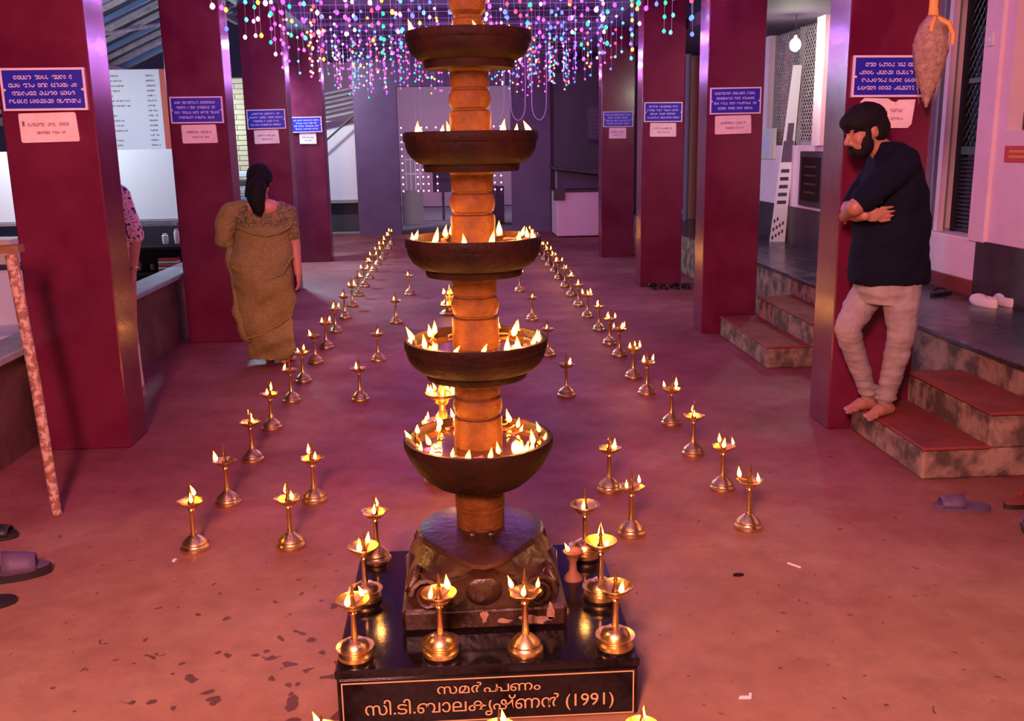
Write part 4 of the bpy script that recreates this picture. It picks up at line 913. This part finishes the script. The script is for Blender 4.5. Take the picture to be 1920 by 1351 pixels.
def bquad(u0, u1, v0, v1, y): return [(bpt(u0, v0)[0], y, bpt(u0, v0)[2]), (bpt(u1, v0)[0], y, bpt(u1, v0)[2]), (bpt(u1, v1)[0], y, bpt(u1, v1)[2]), (bpt(u0, v1)[0], y, bpt(u0, v1)[2])]
q0 = bquad(0, 1, 0, 1, 0); q1 = bquad(0, 1, 0, 1, .012)
MB().add(q0+q1, [(0, 1, 2, 3), (7, 6, 5, 4), (0, 4, 5, 1), (1, 5, 6, 2), (2, 6, 7, 3), (3, 7, 4, 0)]).build('sheet', 'whiteboard', bn, 0)
MB().add(bquad(.05, .95, .46, .58, -.002), [(0, 1, 2, 3)]).add(bquad(.25, .8, .58, .68, -.002), [(0, 1, 2, 3)]).build('printed_figure', 'purplewall', bn, 0)
t = MB()
for q in range(5): t.add(bquad(.15, .8, .22+.045*q, .24+.045*q, -.002), [(0, 1, 2, 3)])
for q in range(10): t.add(bquad(.08+.2*(q % 4), .2+.2*(q % 4), .015+.012*q, .035+.012*q, -.002), [(0, 1, 2, 3)])
t.build('printed_lines', 'shopdark', bn, 0)['kind'] = 'stuff'; MB().tube([bpt(1.02, 0), bpt(1.02, 1)], .008, 6).build('pole', 'blackiron', bn)
bl_ = W(1491, 84, 9.9)
lb = thing('pendant_bulb', 'bright white bulb hanging under the veranda ceiling', 'lamp', (bl_.x, bl_.y, 2.86))
MB().tube([(0, 0, 0), (0, 0, bl_.z-2.86+.09)], .004, 6).build('cord', 'blackiron', lb); MB().lathe([(.014, .05), (.016, .09), (.006, .10)], (0, 0, bl_.z-2.86), 12).build('holder', 'white_cloth', lb)
MB().ell((0, 0, bl_.z-2.86), (.055, .055, .065)).build('bulb', em('bulb_white', (1.0, .97, .78), 30), lb); point('bulb_light', (0, 0, bl_.z-2.86-.1), 26, (1.0, .93, .75), .05, lb)
jr = thing('dark_jar', 'dark glass jar with white lid standing in the wall niche', 'jar', (WX+.10, 6.42, 1.68))
MB().lathe([(.07, 0), (.085, .02), (.085, .12), (.05, .17), (.04, .19)], (0, 0, 0), 20).build('body', 'gloss_glass', jr); MB().lathe([(.045, .19), (.045, .215), (.03, .222)], (0, 0, 0), 16).build('lid', 'white_cloth', jr)
rsn = thing('red_wall_sign', 'red sign with orange lines on the pink wall at the right edge', 'sign', (WX, 6.2, 1.47))
MB().bevbox((-.012, -.5, 0), (0, .38, .11), .003).build('panel', 'redsign', rsn, 0); t = MB()
for z in (.065, .03): t.bb((-.014, -.45, z), (-.0125, .32, z+.016))
t.build('lines', 'yellow_cloth', rsn, 0)['kind'] = 'stuff'
sw = thing('switch_plate', 'small white switch plate on the pale pilaster at right', 'switch', (WX-.03, 6.83, 2.26)); MB().bevbox((-.02, -.035, 0), (0, .035, .10), .004).build('plate', 'white_cloth', sw, 0); MB().bevbox((-.026, -.012, .03), (-.02, .012, .06), .002).build('rocker', 'whiteboard', sw, 0)
# vertical pipes and goods between the far right pillars
for i, (px, lab) in enumerate([(1287, 'grey vertical pipe on the veranda seen left of the second right pillar'), (1300, 'thicker brown vertical post on the veranda left of the second right pillar')]):
    p = W(px, 300, 14.2+i*.3); tag(MB().lathe([(.04+.03*i, 0), (.04+.03*i, 2.3), (.05+.03*i, 2.32), (.05+.03*i, 2.36)], (p.x, p.y, .5), 14).build('veranda_pipe', 'grey' if i == 0 else 'niche'), lab, 'pipe')
p = G(1288, 402, .5)
cl = tag(MB().ell((p.x, p.y, .54), (.16, .12, .05)).build('cloth_heap', 'white_cloth'), 'small white cloth heap on the far veranda', 'cloth')
rbx = thing('red_canister', 'red canister behind the white cloth heap on the far veranda', 'canister', (p.x-.09, p.y+.25, .5)); MB().lathe([(.07, 0), (.075, .02), (.075, .2), (.05, .24)], (0, 0, 0), 14).build('body', 'redsign', rbx); MB().lathe([(.03, .24), (.03, .28)], (0, 0, 0), 10).build('cap', 'shopdark', rbx)
# hanging sheaf
SX, SY = 2.468, 5.06
sf = thing('dried_sheaf', 'dried grain sheaf tied with yellow cloth hanging before the first right pillar', 'sheaf', (SX, SY, 3.2))
Z = lambda z: z-3.2
def sheafdef(co, n): return co + n*(.006*noise.noise(V((atan2(co.y, co.x-.0)*7, 0, co.z*3))))
o = MB().lathe([(.014, Z(2.27)), (.03, Z(2.25)), (.06, Z(2.21)), (.082, Z(2.14)), (.084, Z(2.08)), (.07, Z(2.0)), (.048, Z(1.92)), (.024, Z(1.86)), (.006, Z(1.80))], (0, 0, 0), 40).build('grain_head', 'straw', sf)
for v in o.data.vertices: a = atan2(v.co.y, v.co.x); k = 1+.05*sin(a*9+v.co.z*30)+.03*sin(a*17); v.co.x *= k; v.co.y *= k
rh = random.Random(4)
for q in range(26):
    a = rh.uniform(0, 6.28); r0 = rh.uniform(.05, .08); MB().tube([(.02*cos(a), .02*sin(a), Z(2.25)), (r0*cos(a)*1.05, r0*sin(a)*1.05, Z(2.12)), (r0*cos(a)*.85, r0*sin(a)*.85, Z(2.0)), (r0*.5*cos(a)+rh.uniform(-.01, .02), r0*.4*sin(a), Z(rh.uniform(1.82, 1.92)))], [.004, .007, .006, .001], 5).build('straw_leaf', 'straw', sf, 60)
MB().tube([(0, 0, Z(2.42)), (0, 0, Z(2.30)), (.004, 0, Z(2.22))], [.024, .022, .03], 10).build('cloth_tie', 'yellow_cloth', sf); MB().tube([(.01, -.03, Z(2.24)), (.06, -.055, Z(2.21)), (.088, -.05, Z(2.16)), (.092, -.04, Z(2.11))], [.014, .014, .013, .012], 6).build('cloth_tail', 'yellow_cloth', sf)
MB().tube([(-.005, -.03, Z(2.24)), (-.03, -.06, Z(2.20)), (-.035, -.065, Z(2.17))], [.012, .011, .008], 6).build('cloth_tail', 'yellow_cloth', sf)
MB().tube([(0, 0, 0), (0, 0, Z(2.40))], .004, 5).build('cord', 'wire', sf)
tag(MB().bb((2.40, 5.0, 3.20), (2.54, 5.27, 3.23)).build('sheaf_bracket', 'blackiron'), 'dark bracket on the first right pillar above the hanging sheaf', 'bracket')
# ================================================================== FOOTWEAR
def sole(L_, wd, h, n=22):
    out = []
    for i in range(n):
        a = 2*pi*i/n; x = cos(a)*L_/2; y = sin(a)*wd/2*(1-.18*max(0, -cos(a)))*(1-.10*exp_(x, L_)); out.append((x, y))
    return out
def exp_(x, L_): return math.exp(-((x/L_+.05)/.16)**2)
def sandal(name, label, loc, rz, mt, strap, style, L_=.26, group=None):
    t = thing(name, label, 'footwear', loc, rz, group)
    MB().prism(sole(L_, .098, .02), 0, .022, 2).build('sole', mt, t, 40); MB().prism([(x*.96, y*.94) for x, y in sole(L_, .098, .02)], .022, .026, 2).build('footbed', strap, t, 40)
    if style == 'slide':
        vs = []; n = 9
        for j, x in enumerate((-.005, .03, .07, .095)):
            for i in range(n): a = pi*i/(n-1); vs.append((x, cos(a)*(.05-.002*j), .02+sin(a)*(.052-.006*j)))
        fs = [(j*n+i, j*n+i+1, (j+1)*n+i+1, (j+1)*n+i) for j in range(3) for i in range(n-1)]
        o = MB().add(vs, fs).build('strap', strap, t, 60); md = o.modifiers.new('t', 'SOLIDIFY'); md.thickness = .005
    elif style == 'thong':
        for s in (-1, 1): MB().tube([(.07, 0, .024), (.045, s*.018, .045), (.0, s*.038, .04), (-.03, s*.044, .022)], [.004, .008, .008, .006], 6).build('strap', strap, t)
    elif style == 'clog':
        o = MB().ell((.052, 0, .028), (.080, .054, .048), None, 20, 12).build('upper', mt, t, 60)
        MB().ell((-.055, 0, .030), (.062, .040, .004), None, 16, 6).build('insole', 'insole', t)
        so = sole(L_, .108, .02); n2 = len(so); vs = [(x*k_, y*k_, z) for k_, z in ((1, .01), (1.02, .03), (.98, .058), (.88, .060), (.86, .03)) for x, y in so]
        MB().add(vs, [(j*n2+i, j*n2+(i+1) % n2, (j+1)*n2+(i+1) % n2, (j+1)*n2+i) for j in range(4) for i in range(n2)]).build('side_wall', mt, t, 60)
    return t
def GP(px, py, z=0): p = G(px, py, z); return (p.x, p.y, z)
sandal('clog', 'left one of the white clogs on the veranda', GP(1845, 572, .5), 2.2, 'clog', 'pinkwall', 'clog', .25, 'white clogs on the veranda').rotation_euler = (0, 0, 1.75)
sandal('clog', 'right one of the white clogs on the veranda', GP(1886, 571, .5), 1.6, 'clog', 'pinkwall', 'clog', .25, 'white clogs on the veranda').rotation_euler = (0, 0, 1.55)
sandal('sandal', 'left dark sandal near the door sill on the veranda', GP(1764, 552, .5), .6, 'rubber_black', 'rubber_black', 'thong', .26, 'dark sandals by the door sill')
sandal('sandal', 'right dark sandal near the door sill on the veranda', GP(1826, 540, .5), .1, 'rubber_black', 'rubber_black', 'thong', .26, 'dark sandals by the door sill')
sandal('sandal', 'purple grey slide sandal on the floor below the steps', GP(1803, 954), 2.95, 'rubber_purple', 'rubber_purple', 'slide', .25)
sandal('sandal', 'brown leather sandal at the right edge below the steps', GP(1925, 946), .25, 'rubber_black', 'leather_red', 'slide', .26)
sandal('sandal', 'dark sandal cut by the right edge further forward', GP(1935, 988), 1.0, 'rubber_black', 'rubber_purple', 'thong', .26)
sandal('sandal', 'large dark slide sandal cut by the left edge', GP(12, 1084), .33, 'rubber_black', 'rubber_purple', 'slide', .28).scale = (1.2, 1.2, 1.6)
sandal('sandal', 'second dark sandal just below the large slide at left edge', GP(-40, 1140), .35, 'rubber_black', 'rubber_black', 'thong', .26)
sandal('sandal', 'small dark sandal tip at the left edge by the pole', GP(-22, 1010), .1, 'rubber_black', 'rubber_black', 'slide', .25)
for i, (px, py, a) in enumerate([(1240, 531, .3), (1262, 531, .2), (1284, 529, .1), (1300, 526, .4)]):
    sandal('sandal', 'black sandal %s from the left beside the third right pillar' % ORD[i], (2.22+.13*i, 10.84, 0), 1.55, 'rubber_black', 'rubber_black', 'thong' if i % 2 else 'slide', .25, 'black sandals beside the third right pillar')
# ================================================================== LITTER ON THE FLOOR
def scrap(label, px, py, poly, mt, cat='scrap', h=.006):
    p = G(px, py); o = MB().prism([(x, y) for x, y in poly], 0.0005, h, 2).build('paper_scrap' if cat == 'scrap' else cat, mt, None, 0); o.location = p
    tag(o, label, cat)
scrap('curled white paper scrap on the floor right of the plinth', 1397, 1307, [(-.022, -.008), (.016, -.010), (.022, .004), (.024, .016), (.016, .015), (.012, .0), (-.014, .002)], 'white_cloth')
scrap('thin white stick on the floor right of the plinth', 1490, 1061, [(-.022, .024), (-.017, .027), (.020, -.018), (.015, -.022)], 'white_cloth')
scrap('white petal on the floor near the front left lamp', 327, 1051, [(-.006, -.012), (.004, -.010), (.008, .008), (.0, .013), (-.007, .004)], 'white_cloth', 'petal')
scrap('dark leaf on the floor right of the front right lamp', 1384, 1078, [(-.022, -.006), (.0, -.012), (.022, -.004), (.018, .008), (-.01, .010)], 'stone_dark', 'leaf')
